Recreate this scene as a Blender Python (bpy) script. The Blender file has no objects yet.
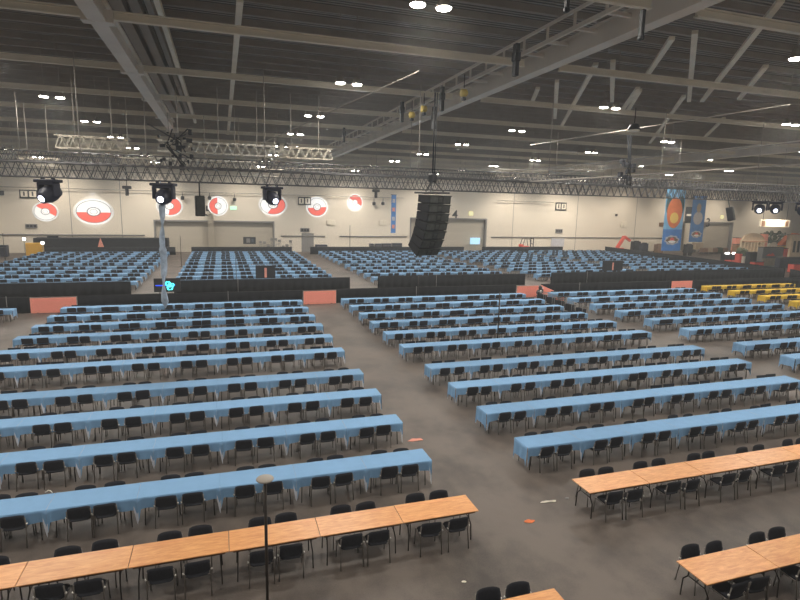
import bpy, math, random
from mathutils import Vector, Matrix, noise
random.seed(7)
PI = math.pi
S = bpy.context.scene
COL = S.collection

# ------------------------------------------------------------------ camera
F_PX, PITCH, YAW, ROLL, CAM_H = 546.5, 0.1665, 0.3159, 0.0221, 7.5636
cy, sy, cp, sp = math.cos(YAW), math.sin(YAW), math.cos(PITCH), math.sin(PITCH)
FWD = Vector((sy*cp, cy*cp, -sp)); RT = Vector((cy, -sy, 0)); UP = RT.cross(FWD)
cr, sr = math.cos(ROLL), math.sin(ROLL)
RTC = RT*cr + UP*sr; UPC = UP*cr - RT*sr
EYE = Vector((0, 0, CAM_H))
cam_d = bpy.data.cameras.new('camera'); cam = bpy.data.objects.new('camera', cam_d); COL.objects.link(cam)
M = Matrix((RTC, UPC, -FWD)).transposed().to_4x4(); M.translation = EYE
cam.matrix_world = M
cam_d.sensor_width = 36; cam_d.lens = F_PX/800*36; cam_d.clip_end = 400; cam_d.clip_start = .05
S.camera = cam

def seen(p):                                  # pixel a world point falls on, with its distance
    d = Vector(p)-EYE; z = d.dot(FWD)
    if z <= 0.1: return None
    return 400+F_PX*d.dot(RTC)/z, 300-F_PX*d.dot(UPC)/z, z
def at(px, py, Y=None, Z=None):               # the world point on plane Y=... or Z=... a pixel of the photo looks at
    d = FWD + RTC*((px-400)/F_PX) + UPC*((300-py)/F_PX)
    t = Y/d.y if Y is not None else (Z-CAM_H)/d.z
    return EYE + d*t

# ------------------------------------------------------------------ world, exposure
S.view_settings.view_transform = 'Standard'; S.view_settings.look = 'None'
S.view_settings.gamma = 1; S.view_settings.use_curve_mapping = False
S.view_settings.exposure = 0.31
W = bpy.data.worlds.new('hall_air'); S.world = W; W.use_nodes = True
W.node_tree.nodes['Background'].inputs[0].default_value = (1.0, .93, .84, 1)
W.node_tree.nodes['Background'].inputs[1].default_value = 0.17
BAY_POWER = 460.0
HAZE = 0.0015

# ------------------------------------------------------------------ materials
def lin(c): return tuple(((v/255)/12.92 if v/255 <= .04045 else ((v/255+.055)/1.055)**2.4) for v in c)
def mat(name, c, rough=.6, metal=0, var=0.0, scale=6, spec=.4, emit=None, es=0, stretch=(1,1,1), bump=0.0, coord='Object', c2=None, detail=4):
    m = bpy.data.materials.new(name); m.use_nodes = True
    nt = m.node_tree; b = nt.nodes['Principled BSDF']
    col = lin(c)+(1,)
    b.inputs['Base Color'].default_value = col
    b.inputs['Roughness'].default_value = rough; b.inputs['Metallic'].default_value = metal
    b.inputs['Specular IOR Level'].default_value = spec
    if emit:
        b.inputs['Emission Color'].default_value = lin(emit)+(1,); b.inputs['Emission Strength'].default_value = es
    if var or bump or c2:
        tc = nt.nodes.new('ShaderNodeTexCoord'); mp = nt.nodes.new('ShaderNodeMapping'); mp.inputs['Scale'].default_value = stretch
        nz = nt.nodes.new('ShaderNodeTexNoise'); nz.inputs['Scale'].default_value = scale; nz.inputs['Detail'].default_value = detail
        nt.links.new(tc.outputs[coord], mp.inputs['Vector']); nt.links.new(mp.outputs[0], nz.inputs['Vector'])
        if var or c2:
            r = nt.nodes.new('ShaderNodeValToRGB')
            r.color_ramp.elements[0].position = .3; r.color_ramp.elements[1].position = .7
            a = tuple(v*(1-var) for v in col[:3]) if not c2 else lin(c2)
            e = tuple(min(1, v*(1+var)) for v in col[:3])
            r.color_ramp.elements[0].color = a+(1,); r.color_ramp.elements[1].color = e+(1,)
            nt.links.new(nz.outputs['Fac'], r.inputs[0]); nt.links.new(r.outputs[0], b.inputs['Base Color'])
        if bump:
            bp = nt.nodes.new('ShaderNodeBump'); bp.inputs['Strength'].default_value = bump; bp.inputs['Distance'].default_value = .02
            nt.links.new(nz.outputs['Fac'], bp.inputs['Height']); nt.links.new(bp.outputs[0], b.inputs['Normal'])
    return m
def floor_mat():
    m = mat('floor_carpet', (112,102,94), .5, var=0, scale=1, spec=.35)
    nt = m.node_tree; b = nt.nodes['Principled BSDF']
    tc = nt.nodes.new('ShaderNodeTexCoord')
    def nz(sc, det, st=(1,1,1)):
        mp = nt.nodes.new('ShaderNodeMapping'); mp.inputs['Scale'].default_value = st
        n = nt.nodes.new('ShaderNodeTexNoise'); n.inputs['Scale'].default_value = sc; n.inputs['Detail'].default_value = det
        nt.links.new(tc.outputs['Object'], mp.inputs[0]); nt.links.new(mp.outputs[0], n.inputs['Vector']); return n
    a = nz(.5, 6, (1,.8,1)); c = nz(3.2, 8, (.8,.6,1)); d = nz(30, 2)
    m1 = nt.nodes.new('ShaderNodeMath'); m1.operation = 'MULTIPLY_ADD'; m1.inputs[1].default_value = .55
    nt.links.new(c.outputs['Fac'], m1.inputs[0]); nt.links.new(a.outputs['Fac'], m1.inputs[2])
    m2 = nt.nodes.new('ShaderNodeMath'); m2.operation = 'MULTIPLY_ADD'; m2.inputs[1].default_value = .25
    nt.links.new(d.outputs['Fac'], m2.inputs[0]); nt.links.new(m1.outputs[0], m2.inputs[2])
    r = nt.nodes.new('ShaderNodeValToRGB'); r.color_ramp.elements[0].position = .62; r.color_ramp.elements[1].position = 1.15
    r.color_ramp.elements[0].color = lin((66,59,55))+(1,); r.color_ramp.elements[1].color = lin((106,96,88))+(1,)
    r.color_ramp.elements[1].position = 1.0
    nt.links.new(m2.outputs[0], r.inputs[0]); nt.links.new(r.outputs[0], b.inputs['Base Color'])
    rr = nt.nodes.new('ShaderNodeMapRange'); rr.inputs[3].default_value = .38; rr.inputs[4].default_value = .62
    nt.links.new(c.outputs['Fac'], rr.inputs[0]); nt.links.new(rr.outputs[0], b.inputs['Roughness'])
    return m
def wood_mat():
    m = mat('oak_veneer', (206,142,90), .36, spec=.5)
    nt = m.node_tree; b = nt.nodes['Principled BSDF']
    tc = nt.nodes.new('ShaderNodeTexCoord'); mp = nt.nodes.new('ShaderNodeMapping'); mp.inputs['Scale'].default_value = (.9, 5, 1)
    oi = nt.nodes.new('ShaderNodeObjectInfo')
    ad = nt.nodes.new('ShaderNodeVectorMath'); ad.operation = 'ADD'
    sc = nt.nodes.new('ShaderNodeMath'); sc.operation = 'MULTIPLY'; sc.inputs[1].default_value = 40
    nt.links.new(oi.outputs['Random'], sc.inputs[0]); nt.links.new(tc.outputs['Object'], ad.inputs[0]); nt.links.new(sc.outputs[0], ad.inputs[1])
    nt.links.new(ad.outputs[0], mp.inputs[0])
    n = nt.nodes.new('ShaderNodeTexNoise'); n.inputs['Scale'].default_value = 3; n.inputs['Detail'].default_value = 8; n.inputs['Distortion'].default_value = 1.2
    nt.links.new(mp.outputs[0], n.inputs['Vector'])
    r = nt.nodes.new('ShaderNodeValToRGB'); r.color_ramp.elements[0].position = .3; r.color_ramp.elements[1].position = .75
    r.color_ramp.elements[0].color = lin((204,136,82))+(1,); r.color_ramp.elements[1].color = lin((234,174,114))+(1,)
    hs = nt.nodes.new('ShaderNodeHueSaturation'); mr = nt.nodes.new('ShaderNodeMapRange'); mr.inputs[3].default_value = .9; mr.inputs[4].default_value = 1.08
    nt.links.new(oi.outputs['Random'], mr.inputs[0]); nt.links.new(mr.outputs[0], hs.inputs['Value'])
    nt.links.new(n.outputs['Fac'], r.inputs[0]); nt.links.new(r.outputs[0], hs.inputs['Color']); nt.links.new(hs.outputs[0], b.inputs['Base Color'])
    return m
def roof_mat():
    m = mat('roof_deck', (62,57,52), .7)
    nt = m.node_tree; b = nt.nodes['Principled BSDF']
    tc = nt.nodes.new('ShaderNodeTexCoord')
    w = nt.nodes.new('ShaderNodeTexWave'); w.bands_direction = 'Y'; w.inputs['Scale'].default_value = 1.1; w.inputs['Distortion'].default_value = .3
    nt.links.new(tc.outputs['Object'], w.inputs['Vector'])
    r = nt.nodes.new('ShaderNodeValToRGB'); r.color_ramp.elements[0].color = lin((96,90,85))+(1,); r.color_ramp.elements[1].color = lin((176,168,158))+(1,)
    nt.links.new(w.outputs['Fac'], r.inputs[0]); nt.links.new(r.outputs[0], b.inputs['Base Color'])
    bp = nt.nodes.new('ShaderNodeBump'); bp.inputs['Distance'].default_value = .1; nt.links.new(w.outputs['Fac'], bp.inputs['Height']); nt.links.new(bp.outputs[0], b.inputs['Normal'])
    return m
MT = dict(
    floor=floor_mat(), wood=wood_mat(), roof=roof_mat(),
    wall=mat('painted_wall', (218,209,194), .8, var=.04, scale=.15),
    door=mat('roller_door_grey', (176,168,154), .7, var=.05, scale=.2, stretch=(1,1,8)),
    cream=mat('cream_and_lit_steel', (196,186,168), .6),
    blue=mat('blue_cloth', (122,161,198), .75, var=.04, scale=3, spec=.2),
    yellow=mat('yellow_cloth', (214,178,60), .75, var=.05, scale=3, spec=.2),
    drape=mat('black_drape', (28,29,33), .9, var=.2, scale=1.5, spec=.15),
    pad=mat('charcoal_fabric', (40,41,47), .8, var=.15, scale=25, spec=.25),
    steel=mat('chair_steel', (120,114,108), .35, metal=.6, var=.05),
    cap=mat('chrome_glint_cap', (235,232,225), .25, metal=.4),
    darksteel=mat('dark_leg_steel', (52,46,42), .4, metal=.5, var=.05),
    edge=mat('dark_table_edge', (92,62,42), .6, var=.05),
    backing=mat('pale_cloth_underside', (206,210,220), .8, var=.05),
    red=mat('salmon_board', (255,156,138), .7, var=.04),
    beam=mat('roof_beam_paint', (230,222,204), .6, var=.08, scale=.6),
    girder=mat('girder_paint', (222,214,202), .6, var=.08, scale=.6),
    duct=mat('duct_grey', (160,152,142), .6, var=.1, scale=.8),
    truss=mat('truss_aluminium', (190,184,172), .45, metal=.1, var=.06),
    blacktruss=mat('black_truss', (92,90,90), .5, metal=.3, var=.06),
    black=mat('black_plastic', (30,31,36), .5, var=.08),
    navy=mat('dark_blue_grey_case', (44,47,62), .5, var=.08),
    grille=mat('speaker_grille', (58,60,58), .6, var=.25, scale=8),
    grille_hi=mat('speaker_horn_slot', (112,114,110), .5, var=.25, scale=14),
    white=mat('white_print_and_gobo', (238,238,236), .8),
    offwhite=mat('off_white', (222,214,198), .7, var=.03),
    emred=mat('red_print_and_gobo', (228,98,84), .8),
    grey=mat('mid_grey', (128,126,124), .6, var=.06),
    outline=mat('grey_print_and_gobo_line', (70,82,92), .8),
    bannerblue=mat('banner_blue', (70,128,196), .7, var=.12, scale=1.2),
    bannerlight=mat('banner_pale_blue', (120,176,214), .7, var=.12, scale=1.2),
    orange=mat('banner_orange', (222,120,66), .7, var=.1, scale=1.5),
    teal=mat('banner_teal', (44,84,90), .7, var=.1),
    paleyellow=mat('banner_yellow', (240,200,100), .7),
    palegrey=mat('banner_pale_grey', (186,186,192), .7, var=.1, scale=1.5),
    amber=mat('amber_panel', (222,170,60), .6, var=.06),
    pink=mat('pink_flat', (226,150,130), .7, var=.08),
    stone=mat('stone_paint', (176,160,138), .8, var=.12, scale=2),
    brown=mat('brown_ply', (128,98,74), .7, var=.15, scale=3),
    green=mat('dark_green_leaf', (66,78,56), .8, var=.3, scale=6),
    hoist=mat('yellow_hoist', (180,158,84), .5, var=.05),
    loom=mat('grey_cable_wrap', (160,174,190), .4, var=.25, scale=5),
    bay=mat('bay_lamp_lens', (255,250,240), .5, emit=(255,248,236), es=40),
    lens=mat('lit_fixture_lens', (240,242,255), .3, emit=(226,232,255), es=6),
    glow=mat('lit_sign_face', (255,232,206), .5, emit=(255,226,186), es=.3),
    exit=mat('lit_exit_sign', (190,240,210), .5, emit=(190,245,215), es=.5),
    yexit=mat('lit_yellow_sign', (250,246,190), .5, emit=(250,246,180), es=.5),
    screen=mat('lit_blue_screen', (170,215,240), .4, emit=(170,220,250), es=.55),
    cyan=mat('lit_cyan_ring', (90,240,240), .4, emit=(70,235,240), es=2.5),
    flareblue=mat('blue_flare_bar', (40,80,255), .4, emit=(30,70,255), es=1.5),
    lamp=mat('lit_work_lamp', (255,255,255), .4, emit=(255,255,250), es=5),
)

# ------------------------------------------------------------------ mesh helpers
class MB:
    def __init__(s): s.v = []; s.f = []; s.m = []; s.smooth = []
    def add(s, vs, fs, mi=0, sm=False):
        n = len(s.v); s.v += [tuple(v) for v in vs]; s.f += [tuple(n+i for i in f) for f in fs]; s.m += [mi]*len(fs); s.smooth += [sm]*len(fs)
        return s
    def box(s, c, d, mi=0, rot=None, ch=0.0):
        cx, cy_, cz = c; a, b, e = d[0]/2, d[1]/2, d[2]/2
        if ch:
            # bevelled box: chamfer on all edges through three stacked outlines
            k = min(ch, a*.9, b*.9, e*.9)
            vs = []
            for z, q in ((-e, k), (-e+k, 0), (e-k, 0), (e, k)):
                A, B = a-q, b-q
                vs += [(-A+k*(q == 0), -B, z), (A-k*(q == 0), -B, z), (A, -B+k*(q == 0), z), (A, B-k*(q == 0), z), (A-k*(q == 0), B, z), (-A+k*(q == 0), B, z), (-A, B-k*(q == 0), z), (-A, -B+k*(q == 0), z)]
            fs = [tuple(range(7, -1, -1)), tuple(range(24, 32))]
            for r in range(3):
                for i in range(8):
                    j = (i+1) % 8; fs.append((r*8+i, r*8+j, r*8+8+j, r*8+8+i))
        else:
            vs = [(-a,-b,-e),(a,-b,-e),(a,b,-e),(-a,b,-e),(-a,-b,e),(a,-b,e),(a,b,e),(-a,b,e)]
            fs = [(0,3,2,1),(4,5,6,7),(0,1,5,4),(1,2,6,5),(2,3,7,6),(3,0,4,7)]
        if rot is not None: vs = [rot @ Vector(v) for v in vs]
        return s.add([(v[0]+cx, v[1]+cy_, v[2]+cz) for v in vs], fs, mi)
    def bar(s, p, q, w, h=None, mi=0):          # rectangular bar between two points
        p, q = Vector(p), Vector(q); h = h or w; d = (q-p).normalized()
        up = Vector((0,0,1)) if abs(d.z) < .95 else Vector((0,1,0))
        x = d.cross(up).normalized(); y = x.cross(d)
        vs = [o+x*a*w/2+y*b*h/2 for o in (p, q) for a, b in ((-1,-1),(1,-1),(1,1),(-1,1))]
        return s.add(vs, [(3,2,1,0),(4,5,6,7),(0,1,5,4),(1,2,6,5),(2,3,7,6),(3,0,4,7)], mi)
    def tube(s, pts, r, n=6, mi=0):
        pts = [Vector(p) for p in pts]; rs = r if isinstance(r, (list, tuple)) else [r]*len(pts)
        vs = []; ref = None
        for i, p in enumerate(pts):
            d = (pts[min(i+1, len(pts)-1)]-pts[max(i-1, 0)]).normalized()
            if ref is None: ref = Vector((0,0,1)) if abs(d.z) < .9 else Vector((1,0,0))
            x = d.cross(ref).normalized(); y = x.cross(d).normalized(); ref = -y if False else ref
            vs += [p+(x*math.cos(2*PI*k/n)+y*math.sin(2*PI*k/n))*rs[i] for k in range(n)]
        fs = [(i*n+k, i*n+(k+1) % n, (i+1)*n+(k+1) % n, (i+1)*n+k) for i in range(len(pts)-1) for k in range(n)]
        L = (len(pts)-1)*n
        return s.add(vs, fs+[tuple(range(n-1, -1, -1)), tuple(range(L, L+n))], mi, True)
    def lathe(s, prof, c=(0,0,0), n=16, mi=0, rot=None, sq=1.0):
        vs = [];
        for r, z in prof: vs += [Vector((r*math.cos(2*PI*k/n), r*sq*math.sin(2*PI*k/n), z)) for k in range(n)]
        if rot is not None: vs = [rot @ v for v in vs]
        vs = [v+Vector(c) for v in vs]
        fs = [(i*n+k, i*n+(k+1) % n, (i+1)*n+(k+1) % n, (i+1)*n+k) for i in range(len(prof)-1) for k in range(n)]
        L = (len(prof)-1)*n
        return s.add(vs, fs+[tuple(range(n-1, -1, -1)), tuple(range(L, L+n))], mi, True)
    def prism(s, out, thick, org, ux, uy, mi=0):  # outline in the ux/uy plane, extruded along ux x uy
        ux, uy = Vector(ux), Vector(uy); nn = ux.cross(uy).normalized(); org = Vector(org); n = len(out)
        vs = [org+ux*a+uy*b+nn*t for t in (0, thick) for a, b in out]
        return s.add(vs, [tuple(range(n-1, -1, -1)), tuple(range(n, 2*n))]+[(i, (i+1) % n, n+(i+1) % n, n+i) for i in range(n)], mi)
    def mesh(s, name, mats):
        me = bpy.data.meshes.new(name); me.from_pydata(s.v, [], s.f)
        for m in (mats if isinstance(mats, (list, tuple)) else [mats]): me.materials.append(MT[m])
        me.polygons.foreach_set('material_index', s.m); me.polygons.foreach_set('use_smooth', s.smooth); me.update()
        return me
    def build(s, name, mats, parent=None, loc=(0,0,0)):
        o = bpy.data.objects.new(name, s.mesh(name, mats)); COL.objects.link(o); o.location = loc
        if parent: o.parent = parent
        return o
def tag(o, label=None, cat=None, group=None, kind=None):
    if label: o['label'] = label
    if cat: o['category'] = cat
    if group: o['group'] = group
    if kind: o['kind'] = kind
    return o
def empty(name, loc=(0,0,0), rz=0):
    o = bpy.data.objects.new(name, None); COL.objects.link(o); o.location = loc; o.rotation_euler.z = rz; o.empty_display_size = .1
    return o
def part(name, me, parent, loc=(0,0,0)):
    o = bpy.data.objects.new(name, me); COL.objects.link(o); o.parent = parent; o.location = loc; return o
def copy_tree(o, parent=None):
    c = o.copy(); COL.objects.link(c); c.parent = parent
    for ch in list(o.children): copy_tree(ch, c)
    return c
def struct(mb, name, mats, loc=(0,0,0)): return tag(mb.build(name, mats, loc=loc), kind='structure')
def text_mesh(name, body, size, matn, loc, rot, parent=None, ext=.02):
    cu = bpy.data.curves.new(name, 'FONT'); cu.body = body; cu.size = size; cu.extrude = ext; cu.align_x = 'CENTER'; cu.align_y = 'CENTER'; cu.offset = size*.012
    t = bpy.data.objects.new(name, cu); COL.objects.link(t); bpy.context.view_layer.update()
    me = bpy.data.meshes.new_from_object(t.evaluated_get(bpy.context.evaluated_depsgraph_get()))
    COL.objects.unlink(t); bpy.data.objects.remove(t)
    me.materials.clear(); me.materials.append(MT[matn])
    o = bpy.data.objects.new(name, me); COL.objects.link(o); o.location = loc; o.rotation_euler = rot
    if parent: o.parent = parent
    return o
ORD = ['zeroth','first','second','third','fourth','fifth','sixth','seventh','eighth','ninth','tenth','eleventh','twelfth']

# ------------------------------------------------------------------ the setting
WY = 92.0
struct(MB().box((45, 48, -.15), (230, 104, .3)), 'floor', 'floor')
# back wall with three wide door openings (recessed roller doors)
doors = [(-9.9, 8.2, 5.0), (31.6, 46.6, 6.0), (96.2, 106.0, 6.1)]
wl = MB()
edges = [-60] + [v for d in doors for v in d[:2]] + [150]
for i in range(0, len(edges), 2): wl.box(((edges[i]+edges[i+1])/2, WY+.3, 8), (edges[i+1]-edges[i], .6, 16))
for x0, x1, h in doors: wl.box(((x0+x1)/2, WY+.3, (h+16)/2), (x1-x0, .6, 16-h))
struct(wl, 'wall_back', 'wall')
for k, (x0, x1, h) in enumerate(doors):
    d = MB(); d.box(((x0+x1)/2, WY+.75, h/2), (x1-x0-.04, .1, h-.02))
    struct(d, 'door_%d' % (k+1), 'door')
    fr = MB(); fr.box((x0+.12, WY+.25, h/2), (.24, .7, h)); fr.box((x1-.12, WY+.25, h/2), (.24, .7, h)); fr.box(((x0+x1)/2, WY+.25, h-.12), (x1-x0-.5, .7, .24))
    struct(fr, 'trim_%d' % (k+1), 'grey')
struct(MB().box((-1.6, WY-.1, 3.1), (.9, .8, 6.2)), 'trim_4', 'cream')
struct(MB().box((33.4, WY-.1, 3.1), (.7, .8, 6.2)).box((92, WY-.1, 3.1), (.7, .8, 6.2)), 'trim_5', 'cream')
pr_ = MB()
for x0, x1 in ((-45, -11.2), (9.2, 16.5), (19, 31), (47.6, 90)): pr_.tube([(x0, WY-.12, 2.62), (x1, WY-.12, 2.62)], .11, 6)
struct(pr_, 'trim_6', 'grey')
hp = MB()
for x0, x1 in ((-45, 30), (48, 60)): hp.tube([(x0, WY-.9, 9.3), (x1, WY-.9, 9.3)], .07, 5)
struct(hp, 'trim_7', 'duct')
jo = MB()
for x in (-21, -14.3, 52, 66, 80): jo.box((x, WY-.01, 8), (.08, .03, 16))
struct(jo, 'trim_8', 'grey')
d4 = MB().box((13.6, WY-.06, 1.55), (2.0, .1, 3.1)); d4.box((13.6, WY-.13, 1.5), (.05, .05, 2.9)); struct(d4, 'door_4', 'grey')
struct(MB().box((45, 48, 16.9), (230, 104, .3)), 'ceiling', 'roof')

# roof steel: beams across the hall every 6.3 m, girders running into the depth
BY = [13.3, 20.0, 27.0, 33.6, 40.1, 47.3, 54.0, 60.7, 67.4, 74.1, 80.8, 87.5]
for k, y in enumerate(BY):
    b = MB()
    for x0, x1 in ((-48, -3.9), (-3.0, 11.4), (13.0, 45.3), (46.7, 130)):
        b.box(((x0+x1)/2, y, 13.34), (x1-x0, .17, .04)); b.box(((x0+x1)/2, y, 13.12), (x1-x0, .17, .04)); b.box(((x0+x1)/2, y, 13.2), (x1-x0, .06, .22))
    struct(b, 'ceiling_beam', 'beam')
pu = MB()
for i in range(52):
    y = 9+i*1.65; pu.bar((-60, y, 16.1), (150, y, 16.1), .1, .3)
struct(pu, 'ceiling_purlins', 'duct')
g = MB()
g.box((-3.42, 27, 13.3), (.36, 38, .5)); g.box((-3.42, 27, 13.58), (.6, 38, .08)); g.box((-3.42, 27, 13.02), (.5, 38, .07))
for y in BY[:6]: g.box((-3.42, y, 13.15), (.9, .4, .36))
struct(g, 'ceiling_girder', 'girder')
g = MB()
def catwalk(g, X, y0, y1):
    g.box((X, (y0+y1)/2, 13.1), (.5, y1-y0, .12)); g.box((X-.2, (y0+y1)/2, 13.4), (.08, y1-y0, .5))
    g.box((X, (y0+y1)/2, 13.7), (.5, y1-y0, .08)); g.box((X-1.1, (y0+y1)/2, 14.05), (.08, y1-y0, .1)); g.box((X-1.1, (y0+y1)/2, 13.5), (.1, y1-y0, .14))
    y = y0+.5
    while y < y1: g.box((X-.65, y, 13.5), (.9, .12, .1)); g.box((X-1.1, y, 13.78), (.07, .07, .5)); y += 1.6
catwalk(g, 12.3, 8, 66); struct(g, 'ceiling_girder', 'girder')
g = MB(); g.box((46, 52, 13.3), (.7, 80, .7)); g.box((46, 52, 13.75), (1, 80, .1)); struct(g, 'ceiling_girder', 'girder')
for k, (px, z, w, h) in enumerate([(117, 14.9, .42, .4), (125, 15.2, .2, .25), (134, 14.9, .36, .36), (141, 15.2, .16, .22), (148, 15.0, .22, .3), (157, 14.5, .2, .24)]):
    struct(MB().box((at(px, 0, Z=z).x, 30, z), (w, 44, h)), 'ceiling_duct', 'duct' if k != 5 else 'beam')
# roof-plane bracing on the right
br = MB()
for a, b in (((672,38),(645,78)),((638,88),(620,113)),((781,0),(702,101)),((695,32),(689,101)),((596,64),(562,125)),((557,81),(555,118)),((766,66),(739,99)),((684,96),(650,143)),((613,61),(612,101)),((640,90),(627,112)),((538,88),(532,102)),((724,118),(705,137)),((240,0),(228,134))):
    br.bar(at(*a, Z=13.6), at(*b, Z=13.6), .2, .12)
struct(br, 'ceiling_bracing', 'beam')
lw = MB()
for (a, b, r) in (((20.2,33.9,12),(21.8,17,12),.022), ((26,46,11.2),(29,17,11.4),.03), ((17.98,30,9.32),(40.2,30,11.35),.06), ((6,17,11.8),(2.4,35,11.2),.02), ((4.5,48,10.6),(22,30,10.2),.03)):
    lw.tube([a, b], r, 5)
struct(lw, 'ceiling_conduit', 'duct')

# ------------------------------------------------------------------ bay lamps
HOUS = MB().lathe([(.05,.34),(.14,.32),(.17,.14),(.22,.02),(.24,0)], n=14).mesh('lamp_housing', 'duct')
LENS = MB().lathe([(.20,-.03),(.21,0),(.1,.005)], n=14).mesh('lamp_lens', 'bay')
ROD = MB().tube([(0,0,.3),(0,0,2.95)], .02, 5).mesh('hanging_rod', 'duct')
def bay(x, y, i, j, side, show=True):
    r = empty('bay_light', (x, y, 13.0))
    sides = ['left', 'right']; far = ['nearest','second nearest','third nearest','fourth nearest','fifth nearest','sixth nearest','seventh nearest','farthest'][j]
    colname = ['far left','left','centre left','centre','centre right','right','far right'][i]
    tag(r, 'lit round bay light, %s of its pair, %s pair, %s ceiling line' % (sides[side], far, colname), 'ceiling light', 'bay lights under the roof')
    part('lamp_housing', HOUS, r); part('lamp_lens', LENS, r); part('hanging_rod', ROD, r)
def area(name, loc, size, power, color=(1,.95,.87), parent=None, spread=PI):
    l = bpy.data.lights.new(name, 'AREA'); l.shape = 'DISK'; l.size = size; l.energy = power; l.color = color; l.spread = spread
    o = bpy.data.objects.new(name, l); COL.objects.link(o); o.location = loc
    if parent: o.parent = parent
    return o
LX = [-22.2, -8.4, 5.6, 19.6, 32.6, 46.3, 60.0]; LY = [15.0, 25.2, 34.8, 44.0, 53.6, 63.2, 72.6, 83.0]
for i, x in enumerate(LX):
    for j, y in enumerate(LY):
        ok = seen((x, y, 13)); ok = ok and -20 < ok[0] < 820 and -15 < ok[1] < 600
        if ok:
            for s in (0, 1): bay(x-.38+.76*s, y, i, j, s)
        area('bay_lamp_light', (x, y, 12.9), 1.3, BAY_POWER)
    area('bay_lamp_light', (x, 5.2, 12.9), 1.3, BAY_POWER)
# spots near the back wall: some for its bright patches, the rest added fill
for x, e_ in ((-36,1), (-22,1), (-10,1), (3,.7), (20.5,1.1), (34,.7), (50.6,1.3), (61,1.3), (68,.8), (76,1), (88,1), (100,1), (114,1)):
    l = bpy.data.lights.new('wall_wash_fill', 'SPOT'); l.energy = 2300*e_; l.color = (1,.89,.74); l.spot_size = math.radians(100); l.spot_blend = 1; l.shadow_soft_size = .3
    o = bpy.data.objects.new('wall_wash_fill', l); COL.objects.link(o); o.location = (x, WY-7.5, 12.4); o.rotation_euler = (math.radians(40), 0, 0)

# thin stage haze hanging in the hall
hm = bpy.data.materials.new('hall_haze'); hm.use_nodes = True; nt = hm.node_tree; nt.nodes.clear()
vo = nt.nodes.new('ShaderNodeVolumeScatter'); vo.inputs['Density'].default_value = HAZE; vo.inputs['Color'].default_value = (.93,.97,1,1); vo.inputs['Anisotropy'].default_value = .2
ou = nt.nodes.new('ShaderNodeOutputMaterial'); nt.links.new(vo.outputs[0], ou.inputs['Volume'])
MT['haze'] = hm
if HAZE: tag(MB().box((45, 45, 8.2), (229, 93, 16.3)).build('hall_haze', 'haze'), 'thin pale haze hanging in the whole hall', 'haze', kind='stuff')

# ------------------------------------------------------------------ chairs
def chair_meshes():
    m = {}
    s = MB(); n = 8; vs = []
    # seat pad: rounded-front pad with a slight dish
    for zz, k in ((.415, .03), (.425, 0), (.442, 0), (.452, .03)):
        for i in range(12):
            a = 2*PI*i/12; ca, sa = math.cos(a), math.sin(a)
            x = math.copysign(abs(ca)**.45, ca)*(.225-k); y = math.copysign(abs(sa)**.45, sa)*(.215-k)
            vs.append((x, y+.01, zz-.01*(y < -.1)))
    s.add(vs, [tuple(range(11, -1, -1)), tuple(range(36, 48))]+[(r*12+i, r*12+(i+1) % 12, r*12+12+(i+1) % 12, r*12+12+i) for r in range(3) for i in range(12)], 0, True)
    m['seat'] = s.mesh('seat', 'pad')
    b = MB(); vs = []; C, R = 9, 6
    for side in (0, 1):
        for r in range(R):
            for c in range(C):
                u = c/(C-1)*2-1; v = r/(R-1)
                w = .248*(1-.10*(v-.5)**2*4*(1 if v > .5 else .6)); x = u*w
                z = .465+.32*v - .03*(abs(u)**4)*(1 if v > .5 else -1)
                y = -.205-.05*v+.035*(u*u) - .018*(1-2*side)*(1-abs(u)**6)*(1-abs(2*v-1)**6)
                vs.append((x, y, z))
    f = []
    for r in range(R-1):
        for c in range(C-1):
            i = r*C+c; f.append((i, i+1, i+C+1, i+C)); j = i+R*C; f.append((j+C, j+C+1, j+1, j))
    N = R*C
    for c in range(C-1): f += [(c+1, c, N+c, N+c+1), ((R-1)*C+c, (R-1)*C+c+1, N+(R-1)*C+c+1, N+(R-1)*C+c)]
    for r in range(R-1): f += [(r*C, (r+1)*C, N+(r+1)*C, N+r*C), ((r+1)*C+C-1, r*C+C-1, N+r*C+C-1, N+(r+1)*C+C-1)]
    b.add(vs, f, 0, True); m['backrest'] = b.mesh('backrest', 'pad')
    for sd in (-1, 1):
        m['rear%d' % sd] = MB().tube([(sd*.245, -.27, 0), (sd*.238, -.2, .42), (sd*.245, -.2, .5), (sd*.235, -.228, .70)], .0135, 6).mesh('leg', 'steel')
        m['front%d' % sd] = MB().tube([(sd*.245, .24, 0), (sd*.235, .2, .412)], .0135, 6).mesh('leg', 'steel')
    m['seat_frame'] = MB().tube([(-.236, -.2, .412), (-.236, .2, .412)], .012, 6).tube([(.236, -.2, .412), (.236, .2, .412)], .012, 6).tube([(-.236, .17, .412), (.236, .17, .412)], .011, 6).tube([(-.236, -.17, .412), (.236, -.17, .412)], .011, 6).mesh('seat_frame', 'steel')
    m['frame_cap'] = MB().lathe([(.012,-.02),(.022,-.012),(.022,.012),(.012,.02)], (-.256, -.205, .545), 8).lathe([(.012,-.02),(.022,-.012),(.022,.012),(.012,.02)], (.256, -.205, .545), 8).mesh('frame_cap', 'cap')  # tube ends; their chrome glint is put into the pale colour
    return m
CM = chair_meshes()
def make_chair():
    r = empty('stacking_chair')
    part('seat', CM['seat'], r); part('backrest', CM['backrest'], r)
    for k in ('rear-1', 'rear1', 'front-1', 'front1'): part('leg', CM[k], r)
    part('seat_frame', CM['seat_frame'], r); part('frame_cap', CM['frame_cap'], r)
    return r
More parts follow.
